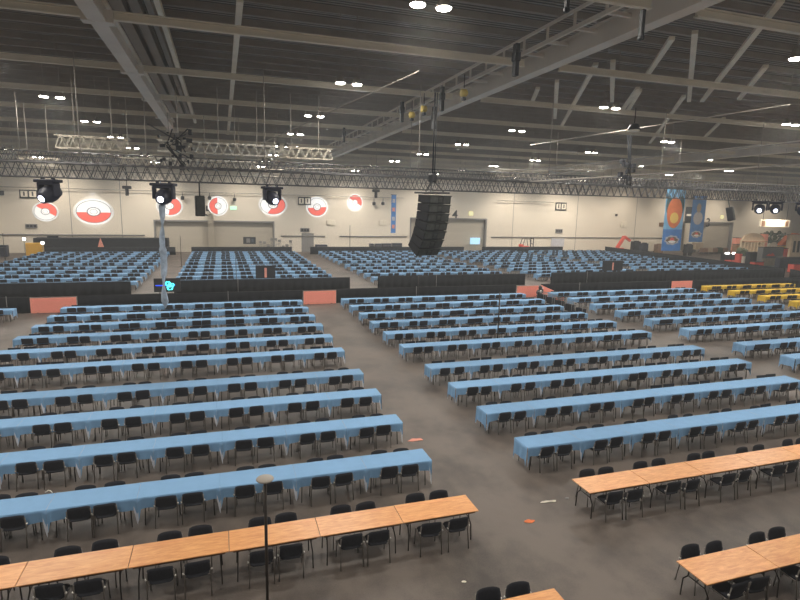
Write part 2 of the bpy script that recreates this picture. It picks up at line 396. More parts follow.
# low-detail chair for the far sea of seats: (verts, faces) lists appended to one mesh
def far_chair(mb, x, y, rz):
    R = Matrix.Rotation(rz, 3, 'Z')
    t = MB()
    t.box((0, .01, .43), (.45, .43, .04), 0); t.box((0, -.235, .66), (.50, .035, .285), 0, Matrix.Rotation(.16, 3, 'X'))
    for sx in (-1, 1):
        t.bar((sx*.24, -.27, 0), (sx*.235, -.21, .6), .026, mi=1); t.bar((sx*.24, .24, 0), (sx*.235, .2, .43), .026, mi=1)
    n = len(mb.v); o = Vector((x, y, 0))
    mb.v += [tuple(R @ Vector(v)+o) for v in t.v]; mb.f += [tuple(n+i for i in f) for f in t.f]; mb.m += t.m; mb.smooth += t.smooth

# ------------------------------------------------------------------ tables
TD = .735          # table depth
def table_meshes(L):
    m = {}
    m['top'] = MB().box((0, 0, .7275), (L-.012, TD, .025), ch=.006).mesh('tabletop', 'wood')
    m['apron'] = MB().box((0, TD/2-.04, .695), (L-.16, .025, .04)).box((0, -TD/2+.04, .695), (L-.16, .025, .04)).mesh('apron', 'edge')
    for sd in (-1, 1):
        x = sd*(L/2-.17); l = MB()
        for yy in (-1, 1): l.tube([(x, yy*.19, .71), (x, yy*.2, .5), (x+sd*.01, yy*.3, .38), (x+sd*.02, yy*.315, .02), (x+sd*.02, yy*.315, 0)], .0145, 6)
        l.tube([(x, -.2, .5), (x, .2, .5)], .012, 6); l.tube([(x, -.2, .69), (x, .2, .69)], .012, 6)
        l.tube([(x, 0, .5), (x-sd*.28, 0, .7)], .009, 6)
        m['leg%d' % sd] = l.mesh('leg_frame', 'darksteel')
    return m
TL_W, TL_B = 1.832, 1.925
TMW, TMB = table_meshes(TL_W), table_meshes(TL_B)
def make_table(m):
    r = empty('folding_table')
    part('tabletop', m['top'], r); part('apron', m['apron'], r); part('leg_frame', m['leg-1'], r); part('leg_frame', m['leg1'], r)
    return r
def cloth_mb(L, left, right, seed, lo=False):
    """cloth over a table: flat top, scalloped side drops, long pointed corners; open at joints between tables"""
    rnd = random.Random(seed); b = MB(); H = .746; hx = L/2-.002; hy = TD/2+.012
    n = 12 if lo else 30; rows = 2 if lo else 6
    # perimeter of a side drop from -x to +x
    for sd in (-1, 1):
        vs = []; tl = [rnd.uniform(.55, .72), rnd.uniform(.55, .72)]; ph = rnd.uniform(0, 6)
        ez = [0, .018, .036, .054, .075, .095, .115] if not lo else [0, .05, .1]
        ex = [-hx+e for e in ez]+[-hx+.115+(2*hx-.23)*i/(n-2*len(ez)+2) for i in range(1, n-2*len(ez)+2)]+[hx-e for e in reversed(ez)]
        n_ = len(ex)-1
        for i in range(n_+1):
            x = ex[i]; u = (x+hx)/(2*hx)
            e0 = x+hx; e1 = hx-x
            d = .275+.006*math.sin(u*14+ph)
            for e, t in ((e0, tl[0]), (e1, tl[1])):
                if e < .07: d = max(d, t-(t-.275)*(e/.07)**1.5)
            for r in range(rows+1):
                v = r/rows
                fold = .022*math.sin(u*23+ph)*v + .03*v*(1 if min(e0, e1) < .1 else .4)
                y = hy+(.0 if r == 0 else .01)+fold
                if r == 0: y = hy-.008
                vs.append((x, sd*y, H-(0 if r == 0 else .006+(d-.006)*(v if lo else ((r-1)/(rows-1) if r > 1 else 0.0)))))
        w = rows+1
        f = [(i*w+r, i*w+r+1, (i+1)*w+r+1, (i+1)*w+r) if sd < 0 else (i*w+r, (i+1)*w+r, (i+1)*w+r+1, i*w+r+1) for i in range(n_) for r in range(rows)]
        k0 = len(b.m); b.add(vs, f, 0, True)
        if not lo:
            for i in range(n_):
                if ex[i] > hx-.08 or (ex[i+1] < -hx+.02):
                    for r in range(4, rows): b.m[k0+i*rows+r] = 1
    b.add([(-hx, -hy+.008, H), (hx, -hy+.008, H), (hx, hy-.008, H), (-hx, hy-.008, H)], [(0,1,2,3)])
    for flag, sd in ((left, -1), (right, 1)):
        if not flag: continue
        n2 = 6 if lo else 16; vs = []; ph = rnd.uniform(0, 6); w = rows+1
        for i in range(n2+1):
            u = i/n2; y = -hy+2*hy*u; e = min(y+hy, hy-y)
            d = .43+.01*math.sin(u*9+ph)
            if e < .12: d = d+(.62-d)*(1-e/.12)
            for r in range(w):
                v = r/rows
                vs.append((sd*(hx+(0 if r == 0 else .012)+.02*math.sin(u*15+ph)*v+.03*v), y if r else y*(1-.008/hy), H-(0 if r == 0 else .006+(d-.006)*(v if lo else ((r-1)/(rows-1) if r > 1 else 0.0)))))
        f = [(i*w+r, (i+1)*w+r, (i+1)*w+r+1, i*w+r+1) if sd < 0 else (i*w+r, i*w+r+1, (i+1)*w+r+1, (i+1)*w+r) for i in range(n2) for r in range(rows)]
        b.add(vs, f, 0, True)
    return b
CLOTH = {}
def cloth_mesh(L, left, right, var, color):
    k = (L, left, right, var, color)
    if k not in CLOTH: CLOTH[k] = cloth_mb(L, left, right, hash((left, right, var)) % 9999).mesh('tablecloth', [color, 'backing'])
    return CLOTH[k]

# blocks of rows: (name for labels, x of reference end, direction, tables, pitch, row depths, colour, words for the reference end)
RY = [13.85, 16.6, 19.33, 22.0, 25.72, 28.7, 31.6, 34.4, 37.25, 40.1]
BLOCKS = [
    ('left block', 5.42, -1, 8, TL_B, RY, 'blue', 'from central aisle'),
    ('right block', 8.43, 1, 8, TL_B, RY, 'blue', 'from central aisle'),
    ('far right block', 26.42, 1, 8, TL_B, RY[2:], 'blue', 'from its left end'),
    ('outer left block', -12.62, -1, 3, TL_B, [40.1], 'blue', 'from its right end'),
    ('yellow block', 44.4, 1, 6, TL_B, [32.4, 35.2, 38.2, 41.2], 'yellow', 'from its left end'),
]
WOOD = [('bare wood row, left block', 5.44, -1, 8, 11.18), ('bare wood row, right block', 8.43, 1, 8, 11.15),
        ('nearest wood row, left block', 5.62, -1, 2, 7.68), ('nearest wood row, right block', 8.43, 1, 4, 7.68)]
tables = []; chairs = []
def in_frame(p, mx=25, my=30):
    q = seen(p); return q and -mx < q[0] < 800+mx and -20 < q[1] < 600+my
def add_row(block, rowlabel, x0, dr, n, L, yb, color, endw):
    yc = yb-TD/2
    for k in range(n):
        xc = x0+dr*(k+.5)*L
        vis = any(in_frame((xc+dx, yc, .74)) for dx in (-L/2, 0, L/2))
        if vis:
            first, last = k == 0, k == n-1
            left = (first and dr > 0) or (last and dr < 0); right = (first and dr < 0) or (last and dr > 0)
            tables.append(dict(x=xc, y=yc, L=L, left=left, right=right, color=color, label='%s table %s, %s' % (ORD[k+1], endw, rowlabel), d=(Vector((xc, yc, .7))-EYE).length, block=block))
        for side in (-1, 1):
            for q in (-1, 1):
                cx_ = xc+q*.30+random.uniform(-.05, .05); cy2 = yc+side*(TD/2+((-.09 if side < 0 else -.10) if color != 'wood' else (-.06 if side < 0 else .02))+random.uniform(-.03, .05)); rz = (0 if side < 0 else PI)+random.uniform(-.07, .07)
                if not in_frame((cx_, cy2, .6), 18, 40): continue
                d = (Vector((cx_, cy2, .6))-EYE).length
                chairs.append(dict(x=cx_, y=cy2, rz=rz, d=d*(1 if side < 0 else 1.35), row=rowlabel,
                    label='black %s chair, %s side of %s table %s, %s' % ('left-hand' if q < 0 else 'right-hand', 'near' if side < 0 else 'far', ORD[k+1], endw, rowlabel)))
for name, x0, dr, n, L, ys, color, endw in BLOCKS:
    for i, y in enumerate(ys):
        if color == 'yellow': rl = '%s yellow row' % ORD[i+1]
        elif name == 'outer left block': rl = 'outer left row'
        else: rl = '%s blue row, %s' % (ORD[i+1], name)
        add_row(name, rl, x0-(.12 if y < 15 else .06 if y < 18 else 0), dr, n, 1.845 if y < 17 else (1.895 if name == 'right block' and y < 35 else L), y, color, endw)
for rl, x0, dr, n, y in WOOD: add_row('wood', rl, x0, dr, n, TL_W, y, 'wood', 'from central aisle')
# the blocks beyond the black drape
BACK = [(-23.3, -7.2), (-4.2, 10.5), (14.1, 29.9), (32.7, 48.3), (51.0, 66.6)]
BACKY = [52.6, 55.5, 58.6, 61.8, 65.0, 69.2, 72.3, 75.4, 78.5, 81.4, 84.2]
BN = ['back left block', 'back centre left block', 'back centre block', 'back centre right block', 'back right block']
for b, (x0, x1) in enumerate(BACK):
    L = (x1-x0)/8
    for i, y in enumerate(BACKY):
        if b == 4 and y > 75: pass
        add_row('back', '%s row behind drape, %s' % (ORD[i+1], BN[b]), x0, 1, 8, round(L, 3), y, 'blue', 'from left')
tables.sort(key=lambda t: (t['block'] == 'back', t['d'])); chairs.sort(key=lambda c: c['d'])
cloth_tables = [t for t in tables if t['color'] != 'wood']
NT = 290
near_cloth = set(id(t) for t in cloth_tables[:NT])
protoW, protoB = make_table(TMW), make_table(TMB); usedW = usedB = False
farT, farC, farL = MB(), MB(), MB()
for t in tables:
    x, y = t['x'], t['y']
    if t['color'] == 'wood':
        o = protoW if not usedW else copy_tree(protoW); usedW = True
        o.location = (x, y, 0); o.rotation_euler.z = random.uniform(-.004, .004)
        lab = t['label'].split(', ', 1)
        tag(o, 'bare oak-topped folding table, '+t['label'].replace(' table', ''), 'table', 'bare wooden tables')
        continue
    if id(t) in near_cloth and t['block'] != 'back':
        o = protoB if not usedB else copy_tree(protoB); usedB = True
        o.location = (x, y, 0); o.scale.x = t['L']/TL_B
        tag(o, 'folding table under cloth, '+t['label'].replace(' table', ''), 'table', 'cloth covered tables')
    elif id(t) in near_cloth:
        # far away only legs and the shape of the top could show: one mesh
        mbk = 'far%.3f' % t['L']
        if mbk not in CLOTH:
            q = MB().box((0, 0, .7275), (t['L']-.02, TD, .025))
            for sx in (-1, 1):
                for s2 in (-1, 1): q.bar((sx*(t['L']/2-.17), s2*.3, 0), (sx*(t['L']/2-.17), s2*.2, .71), .03, mi=1)
            CLOTH[mbk] = q.mesh('folding_table', ['wood', 'darksteel'])
        o = bpy.data.objects.new('folding_table', CLOTH[mbk]); COL.objects.link(o); o.location = (x, y, 0); o.scale.x = t['L']/TL_B
        tag(o, 'folding table under cloth, '+t['label'].replace(' table', ''), 'table', 'cloth covered tables')
    if id(t) in near_cloth:
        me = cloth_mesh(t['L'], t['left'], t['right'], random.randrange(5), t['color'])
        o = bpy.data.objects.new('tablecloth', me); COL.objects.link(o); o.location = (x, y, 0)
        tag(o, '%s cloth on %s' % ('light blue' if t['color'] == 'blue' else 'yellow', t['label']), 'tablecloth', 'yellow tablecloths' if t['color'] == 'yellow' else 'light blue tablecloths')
    else:
        c = cloth_mb(t['L'], t['left'], t['right'], random.randrange(99), True)
        n = len(farC.v); farC.v += [(v[0]+x, v[1]+y, v[2]) for v in c.v]; farC.f += [tuple(n+i for i in f) for f in c.f]; farC.m += c.m; farC.smooth += c.smooth
        farT.box((x, y, .7275), (t['L']-.02, TD, .025))
        for sx in (-1, 1):
            for s2 in (-1, 1): farT.bar((x+sx*(t['L']/2-.17), y+s2*.3, 0), (x+sx*(t['L']/2-.17), y+s2*.2, .71), .03, mi=1)
tag(farC.build('tablecloths', 'blue'), 'remaining light blue cloths on the farthest table rows by the back wall', 'tablecloths', kind='stuff')
tag(farT.build('folding_tables', ['wood', 'darksteel']), 'remaining folding tables under cloths in the farthest rows', 'tables', kind='stuff')
NC = 300
pc = make_chair()
for i, c in enumerate(chairs[:NC]):
    o = pc if i == 0 else copy_tree(pc)
    o.location = (c['x'], c['y'], 0); o.rotation_euler.z = c['rz']
    tag(o, c['label'], 'chair', 'black stacking chairs at the tables')
fc = MB()
for c in chairs[NC:]: far_chair(fc, c['x'], c['y'], c['rz'])
tag(fc.build('stacking_chairs', ['pad', 'steel']), 'remaining black chairs along all the rows farther from the camera', 'chairs', kind='stuff')
print('TABLES', len(tables), len(cloth_tables), 'front', len([t for t in cloth_tables if t['block'] != 'back']), 'CHAIRS', len(chairs))

# ------------------------------------------------------------------ black drape barriers, red boards
def drape(x0, x1, y, h, label, posts=(), y1=None):
    y1 = y if y1 is None else y1; b = MB(); L = math.hypot(x1-x0, y1-y); n = max(4, int(L/.16)); vs = []
    d = Vector((x1-x0, y1-y, 0)).normalized(); nn = Vector((-d.y, d.x, 0))
    for t in (0, 1):
        for i in range(n+1):
            s = L*i/n; w = .03*math.sin(s*9)+.02*math.sin(s*23+1)
            for z in (0.01, h*.5, h):
                p = Vector((x0, y, z))+d*s+nn*(w*(1.2-z/h)+.02*(t*2-1)); vs.append(p)
    N = (n+1)*3; f = []
    for i in range(n):
        for r in range(2):
            a = i*3+r; f += [(a, a+3, a+4, a+1), (N+a+1, N+a+4, N+a+3, N+a)]
        a = i*3; f += [(a+2, a+5, N+a+5, N+a+2), (a, N+a, N+a+3, a+3)]
    f += [(0,1,N+1,N),(1,2,N+2,N+1)]; e = n*3; f += [(e+1,e,N+e,N+e+1),(e+2,e+1,N+e+1,N+e+2)]
    b.add(vs, f, 0, True)
    o = b.build('drape_barrier', 'drape'); tag(o, label, 'drape barrier', 'low black drape barriers')
    for x in posts: MB().tube([(x, y-.12, 0), (x, y-.12, h+.12)], .022, 6).build('post', 'grey', o)
    MB().tube([(x0, y, h+.02), (x1, y1, h+.02)], .025, 5).build('top_rail', 'black', o)
    return o
FY, BKY = 42.3, 49.4
drape(-26, -12.5, FY, 1.08, 'low black drape at far left, left of the leftmost red board', (-13.8,))
drape(-9.65, 5.85, FY, 1.08, 'low black drape behind left block, between two red boards', (.3,))
drape(8.5, 24.6, FY, 1.1, 'low black drape behind right block, right of central aisle', (15.2,))
drape(27.1, 41.6, FY, 1.1, 'low black drape behind far right block of blue rows', (31.1,))
drape(44.4, 66, FY, 1.15, 'low black drape behind the yellow tables')
drape(-32, -7.3, BKY, 1.1, 'black drape in front of the back left block', (-20.5,))
drape(-4.0, 11.2, BKY, 1.1, 'black drape in front of the back centre left block', (1.2,))
drape(13.9, 29.7, BKY, 1.15, 'black drape in front of the back centre block', (19.8,))
drape(32.8, 66, BKY, 1.2, 'longest black drape, in front of the back right blocks', (37.2,))
drape(42.0, 45.6, 43.4, 1.95, 'tall black drape panel behind the rightmost red board')
for k, (x0, x1) in enumerate(((-23.6, -6.6), (-4.4, 10.4), (13.3, 30.6), (32.6, 40), (43.5, 60))):
    drape(x0, x1, 87.2, 1.15, 'black drape closing the %s block near the back wall' % ['back left', 'back centre left', 'back centre', 'back centre right', 'back right'][k])
drape(66.5, 69.2, 49.6, 1.2, 'angled black drape running back towards the banners', y1=87)
drape(66.4, 60, 48.9, 1.2, 'angled black drape at right edge beside yellow tables', y1=36)
bx = MB().box((-16.2, 88.6, 1.2), (17.2, 2.2, 2.4), ch=.05).box((-23.9, 88.4, .7), (3.0, 2, 1.4)); bx.box((-22.6, 88.4, 2.5), (1.2, .8, .3))
tag(bx.build('draped_booth', 'drape'), 'long black draped booth in front of the wall emblems, far left', 'booth')
REDS = [(-12.45, -9.7, FY-.1, 'leftmost salmon red board set in the black drape', 0, 1.02), (5.9, 8.45, FY-.1, 'salmon red board closing the central aisle', 0, 1.02),
        (24.65, 26.8, FY-.1, 'salmon red board at end of aisle behind dark bags', 0, 1.0), (41.7, 44.25, FY-.1, 'rightmost salmon red board below tall black panel', .1, 1.1)]
for x0, x1, y, lab, z0, z1 in REDS:
    o = MB().box(((x0+x1)/2, y, (z0+z1)/2), (x1-x0, .05, z1-z0), ch=.01).build('red_board', 'red'); tag(o, lab, 'board', 'red boards closing the aisles')
    for s in (-1, 1): MB().box(((x0+x1)/2+s*(x1-x0)*.35, y+.12, .02+z0), (.08, .35, .04), ch=.008).build('foot', 'darksteel', o)
o = MB().prism([(0,0),(2.6,0),(2.6,.5),(0,1.05)], .05, (27.0, 42.1, .02), (.25,-1,0), (0,0,1)).build('red_board', 'red')
tag(o, 'sloping salmon red side panel right of the dark bags', 'board', 'red boards closing the aisles')
t = empty('bag_pile', (26.2, 41.0, 0)); tag(t, 'pile of black bags with white marks before the sloping red board', 'bags')
b = MB()
for (x, y, z, r) in ((0,0,.28,.3),(.15,.1,.7,.26),(-.18,-.05,.62,.2),(.05,.05,1.0,.17)):
    b.lathe([(.05,-r),(r*.8,-r*.7),(r,0),(r*.75,r*.7),(.05,r)], (x, y, z), 10, sq=.8)
b.build('bag', 'black', t)
MB().box((-.1,-.3,.75), (.14,.05,.18), ch=.01).box((.12,-.24,1.0), (.1,.04,.12), ch=.01).build('white_mark', 'white', t)
# chair trolleys between right and far right blocks
P0, P1 = Vector((25.6, 39.6, 0)), Vector((24.75, 33.2, 0))
def trolley():
    r = empty('chair_trolley')
    b = MB()
    for x in (-.3, .3):
        for y in (-.55, .55): b.tube([(x, y, .08), (x, y, 1.05)], .02, 6)
    b.tube([(-.3,-.55,1.05),(-.3,.55,1.05),(.3,.55,1.05),(.3,-.55,1.05),(-.3,-.55,1.05)], .025, 6); b.box((0, 0, .14), (.66, 1.16, .04))
    b.build('frame', 'grey', r)
    b = MB()
    for k in range(5): b.box((0, -.44+k*.22, .5), (.44, .06, .66), ch=.02)
    b.build('folded_chairs', 'pad', r)
    w = MB()
    for x in (-.27, .27):
        for y in (-.5, .5): w.lathe([(.02,-.02),(.05,-.018),(.05,.018),(.02,.02)], (x, y, .06), 8, rot=Matrix.Rotation(PI/2, 3, 'Y'))
    w.build('wheels', 'black', r)
    return r
pt = trolley()
for k in range(5):
    o = pt if k == 0 else copy_tree(pt); o.location = P0.lerp(P1, k/4.0)
    o.rotation_euler.z = .08; o.scale = (.8, .8, .8)
    tag(o, 'black loaded chair trolley, %s from the camera in the aisle line of five' % ['farthest', 'second farthest', 'middle', 'second nearest', 'nearest'][k], 'trolley', 'chair trolleys in the right aisle')

# ------------------------------------------------------------------ trusses, moving lights, speakers
def truss(x0, x1, y, z, h, label, m='truss', w=None, cables=3, top=13.0):
    w = w or h; b = MB(); r = .019 if h < .6 else .024
    r0 = empty('lighting_truss', ((x0+x1)/2, y, z)); cx0 = (x0+x1)/2
    for yy in (-w/2, w/2):
        for zz in (0, h): b.tube([(x0-cx0, yy, zz), (x1-cx0, yy, zz)], r, 5)
    b.build('chord', m, r0); b = MB()
    n = int((x1-x0)/h/.8); s = (x1-x0)/n
    for i in range(n):
        xa = x0-cx0+i*s; xb = xa+s/2; xc_ = xa+s
        for yy in (-w/2, w/2):
            b.bar((xa, yy, 0), (xb, yy, h), r*1.3); b.bar((xb, yy, h), (xc_, yy, 0), r*1.3)
        b.bar((xa, -w/2, h), (xb, w/2, h), r*1.2); b.bar((xa, -w/2, 0), (xa, w/2, 0), r*1.2)
    b.build('lattice', m, r0); b = MB()
    for i in range(cables):
        xx = (x0-cx0)+(x1-x0)*(i+.5)/cables; b.tube([(xx, 0, h), (xx, 0, top-z)], .018, 4)
    b.build('hanging_cable', 'duct', r0)
    return tag(r0, label, 'truss')
TZ = 8.36
truss(-22, 46, 24, TZ+.05, .54, 'long dark lighting truss across the hall carrying the moving lights', 'blacktruss', cables=10)
def truss_px(xl, xr, yb, Y, h, label, m='cream', cables=2):  # cream default puts the lamp-lit look of these sections into the colour
    p, q = at(xl, yb, Y=Y), at(xr, yb, Y=Y); truss(p.x, q.x, Y, at((xl+xr)/2, yb, Y=Y).z, h, label, m, cables=cables)
truss_px(57, 131, 149.5, 28.2, .52, 'short brightly lit truss section at upper left')
truss_px(158, 276, 154, 28.6, .5, 'aluminium truss running right from the end of the roof girder', 'truss', 3)
truss_px(277, 332, 158.5, 28.6, .5, 'bright lit truss section continuing right of the grey girder-end truss')
truss_px(152, 256, 168, 37.5, .5, 'second aluminium truss, below and behind the girder-end truss', 'truss', 3)
truss_px(18, 60, 166, 37.5, .45, 'small bright truss section at far left above the first moving light')
truss_px(120, 156, 167, 33, .45, 'small bright truss section left of the girder-end cable knot')
truss_px(248, 284, 176, 44, .5, 'small distant lit truss right of the hanging cable bundle')
truss_px(496, 545, 177, 46, .6, 'lit truss section right of the line array')
truss_px(566, 606, 171, 42, .5, 'bright truss section left of the dark hanging cluster')
truss_px(668, 700, 178, 56, .6, 'small truss section above the blue banners', 'truss')
truss(30, 52, 55, 11.0, .6, 'long distant truss at right above the banners', 'blacktruss', cables=4)
truss(-40, 60, 78, 10.4, .9, 'long distant black truss running along the back wall', 'blacktruss', cables=10)
truss(46.5, 80, 60, 10.9, .8, 'dark truss at right holding the tall orange banner', 'blacktruss', cables=5)

truss(-26, 60, 34, 9.6, .5, 'thin dark truss across the hall just behind the long dark one', 'blacktruss', cables=8)
truss(-30, 70, 50, 10.4, .6, 'dark truss across the hall at mid depth', 'blacktruss', cables=8)
def moving_light(x, y, ztop, yaw, tilt, label, sc=1.0):
    r = empty('moving_light', (x, y, ztop)); r.rotation_euler.z = yaw; r.scale = (sc, sc, sc)
    b = MB().box((0, 0, -.07), (.86, .4, .1), ch=.02)
    for s in (-.22, .22): b.box((s, 0, .0), (.08, .1, .14))
    b.build('base', 'navy', r)
    b = MB()
    for s in (-1, 1): b.box((s*.34, 0, -.36), (.09, .26, .46), ch=.03)
    b.box((0, 0, -.16), (.7, .3, .1), ch=.02)
    b.build('yoke', 'navy', r)
    R = Matrix.Rotation(tilt, 3, 'X'); c = Vector((0, 0, -.5))
    h = MB().lathe([(.14,-.36),(.24,-.32),(.29,-.08),(.28,.1),(.2,.27),(.19,.34)], c, 14, rot=R); hd = h.build('head', 'navy', r)
    MB().lathe([(.11,.335),(.11,.355),(.04,.36)], c, 14, rot=R).build('lens', 'lens', hd)
    MB().lathe([(.1,-.02),(.13,0),(.1,.02)], (0,0,-.24), 8).build('rim_light', 'grey', r)
    return tag(r, label, 'stage light', 'moving lights on the long dark truss')
def mlx(px): return at(px, 195, Y=23.6).x
T = math.radians
moving_light(mlx(46), 24, TZ, -.6, T(118), 'black moving stage light above the leftmost wall emblem', 1.12)
moving_light(mlx(163), 24, TZ, -.3, T(108), 'black moving stage light directly above the hanging cable bundle', 1.1)
moving_light(mlx(273), 24, TZ, .35, T(112), 'black moving stage light overlapping a wall emblem at centre left', 1.0)
moving_light(29.5, 24, TZ+.1, -.9, T(104), 'left one of the moving stage light pair at upper right', 1.0)
moving_light(30.7, 24, TZ+.1, -.8, T(108), 'right one of the moving stage light pair at upper right', .95)
moving_light(32.9, 24, TZ+.1, -.9, T(60), 'moving stage light cut by the right edge of the view', .95)

def hung_speaker(x, y, z, w, h, yaw, pitch, label):
    r = empty('hanging_speaker', (x, y, z)); r.rotation_euler = (pitch, 0, yaw)
    MB().box((0, 0, 0), (w, w*.8, h), ch=.03).build('cabinet', 'black', r)
    MB().box((0, -w*.41, 0), (w*.86, .03, h*.92), ch=.01).build('front_grille', 'grille', r)
    MB().tube([(0, 0, h/2), (0, 0, h/2+.55)], .03, 6).build('hanger', 'black', r)
    return tag(r, label, 'speaker')
p = at(200, 206, Y=24); hung_speaker(p.x, 24, p.z, .36, .82, .2, 0, 'slim black speaker hanging in front of the wall numeral five')
p = at(730.5, 214, Y=30); hung_speaker(p.x, 30, p.z, .5, .95, .5, T(-14), 'tilted black speaker hanging near the numeral three')

# line array
def line_array():
    p = at(432, 196, Y=20); r = empty('line_array_speaker', (p.x, 20, p.z)); r.rotation_euler.z = .42
    tag(r, 'large black line array of stacked speakers hanging in hall centre', 'speaker')
    W_, H_, D_ = 1.16, .335, .72
    MB().box((0, 0, .12), (.95, 1.0, .07), ch=.01).bar((-.4, -.3, .1), (0, 0, .62), .05).bar((.4, -.3, .1), (0, 0, .62), .05).bar((0, .4, .1), (0, 0, .62), .05).build('rigging_frame', 'blacktruss', r)
    MB().box((0, 0, .68), (.25, .3, .32), ch=.04).tube([(0,0,.8),(0,0,3.8)], .03, 6).tube([(.1,0,.8),(.12,0,3.8)], .02, 6).build('chain_hoist', 'black', r)
    pos = Vector((0, -.1, .05)); ang = T(2)
    for k in range(7):
        ang += T([2, 2, 3, 4, 5, 6, 7][k])
        R = Matrix.Rotation(ang, 3, 'X')
        dn = R @ Vector((0, 0, -1)); c = pos+dn*H_/2
        e = empty('speaker_module'); e.parent = r; e.location = c; e.rotation_euler = (ang, 0, 0)
        if True:
            out = [(-W_/2, -D_/2), (W_/2, -D_/2), (W_/2*.82, D_/2), (-W_/2*.82, D_/2)]
            bb = MB(); z0, z1 = -H_/2+.012, H_/2-.012; s = .8
            v = [(x, y, z0+(.02 if y > 0 else 0)) for x, y in out]+[(x, y, z1-(.02 if y > 0 else 0)) for x, y in out]
            bb.add(v, [(3,2,1,0),(4,5,6,7),(0,1,5,4),(1,2,6,5),(2,3,7,6),(3,0,4,7)]); bb.build('cabinet', 'black', e)
            for sx in (-1, 1): MB().box((sx*.34, -D_/2-.012, 0), (.4, .03, H_*.74), ch=.008).build('grille', 'grille', e)
            MB().box((0, -D_/2-.012, 0), (.2, .03, H_*.5), ch=.008).box((-.56, -D_/2+.0, H_/2-.02), (.1, .05, .03)).box((.56, -D_/2, H_/2-.02), (.1, .05, .03)).box((0, .05, -H_/2+.01), (.8, .4, .05)).box((0, -D_/2-.02, H_/2-.015), (1.14, .03, .025)).build('horn_slot', 'grille', e)
        pos = pos+dn*(H_-.01)
line_array()

# hanging twisted cable bundle
b = MB(); vs = []; n = 40; zt, zb = 7.5, 3.28
tx, bxp = at(161.5, 205, Y=24).x, at(165, 309, Y=24).x
for i in range(n+1):
    s = i/n; z = zt+(zb-zt)*s; w = .78*(.15+.05*math.sin(s*9)+(.06 if .4 < s < .7 else 0))*(1 if s < .93 else (1-s)/.07+.05); a = s*5.5+.6
    x = tx+(bxp-tx)*s+.02*math.sin(s*14)
    for sx, sy_ in ((-1,-.25),(1,-.25),(1,.25),(-1,.25)):
        vs.append((x+w*sx*math.cos(a)-w*sy_*math.sin(a), 24+w*sx*math.sin(a)+w*sy_*math.cos(a), z))
b.add(vs, [(i*4+k, i*4+(k+1) % 4, i*4+4+(k+1) % 4, i*4+4+k) for i in range(n) for k in range(4)]+[(0,3,2,1)], 0, True)
b.tube([(tx, 24, 7.5), (tx, 24, 8.4)], .03, 6)
tag(b.build('cable_bundle', 'loom'), 'twisted grey-blue wrapped cable bundle hanging below the moving light', 'cable bundle')

# hoists and odds on the catwalk and trusses
def hoist(x, y, z, label, m='hoist'):
    r = empty('chain_hoist', (x, y, z)); MB().lathe([(.06,-.16),(.15,-.13),(.16,.08),(.08,.15)], (0,0,0), 12, rot=Matrix.Rotation(PI/2, 3, 'Y')).build('motor', m, r)
    MB().box((0, 0, -.22), (.16, .2, .14), ch=.03).build('chain_bag', 'black', r); MB().tube([(0,0,.2),(0,0,.7)], .02, 5).build('hook_chain', 'darksteel', r)
    tag(r, label, 'hoist')
for px, py, Y, lab in ((464, 93, 21, 'nearest yellow chain hoist on the catwalk'), (424, 109, 25, 'middle yellow chain hoist on the catwalk'), (412, 115, 27, 'farthest yellow chain hoist on the catwalk')):
    p = at(px, py, Y=Y); hoist(p.x, Y, p.z, lab)
for px, py, Y in ((442, 99, 23), (434, 118, 25), (516, 60, 17), (344, 135, 40), (402, 112, 28)):
    p = at(px, py, Y=Y); o = MB().bar((0,0,-.5), (0,0,.5), .14, .2).box((0,0,.1), (.24,.24,.3), ch=.03).build('rigging_clamp', 'black', loc=p); tag(o, 'dark rigging clamp gripping the catwalk edge', 'clamp', 'rigging clamps on the catwalk')
p = at(642, 24, Y=11); tag(MB().bar((0,0,-.3), (0,0,.3), .08, .1).box((0,0,-.3), (.12,.16,.1), ch=.03).build('rigging_clamp', 'black', loc=p), 'black rigging strap hanging at top right of the catwalk', 'clamp')
p = at(567, 3, Y=12); tag(MB().bar((0,0,-.15), (0,0,.3), .08, .1).box((0,0,-.15), (.14,.14,.12), ch=.03).build('rigging_clamp', 'black', loc=p), 'black rigging clamp cut by the top of the view', 'clamp')
p = at(634, 130, Y=22); r = empty('dome_lamp', p); tag(r, 'unlit white-bottomed dome lamp hanging at right of centre', 'lamp')
MB().lathe([(.05,.3),(.18,.26),(.28,.05),(.3,0)], n=14).build('shade', 'black', r); MB().lathe([(.1,-.09),(.25,-.05),(.27,.0)], n=14).build('diffuser', 'offwhite', r); MB().tube([(0,0,.3),(0,0,1.0)], .02, 5).build('rod', 'black', r)
# rigged speaker clutter at right of centre
p = at(628, 172, Y=26); r = empty('rigging_cluster', p); tag(r, 'dark cluster of rigging and cables hanging right of centre', 'rigging')
b = MB(); rnd = random.Random(3)
for k in range(16): b.box((rnd.uniform(-.35,.35), rnd.uniform(-.3,.3), rnd.uniform(-.8,.6)), (rnd.uniform(.08,.3), .2, rnd.uniform(.08,.3)), ch=.02)
b.build('boxes', 'black', r); b = MB()
for k in range(5): b.tube([(rnd.uniform(-.3,.3), 0, -.9), (rnd.uniform(-.1,.1), 0, .9), (rnd.uniform(-.3,.3), 0, 2.0)], .025, 5)
b.build('cables', 'black', r)
for px, py, n_ in ((127,190,0),(100,205,1),(376,193,2),(430,172,3)):
    if n_ in (1, 3): continue
    p = at(px, py, Y=60); tag(MB().box((0,0,.25), (.8,.4,.3), ch=.05).box((0,0,-.2), (.3,.3,.7), ch=.05).tube([(0,0,.4),(0,0,2.2)], .04, 5).build('small_spotlight', 'black', loc=p), ['small dark spotlight between the two left wall emblems','', 'small dark spotlight right of the last wall emblem'][n_], 'spotlight')
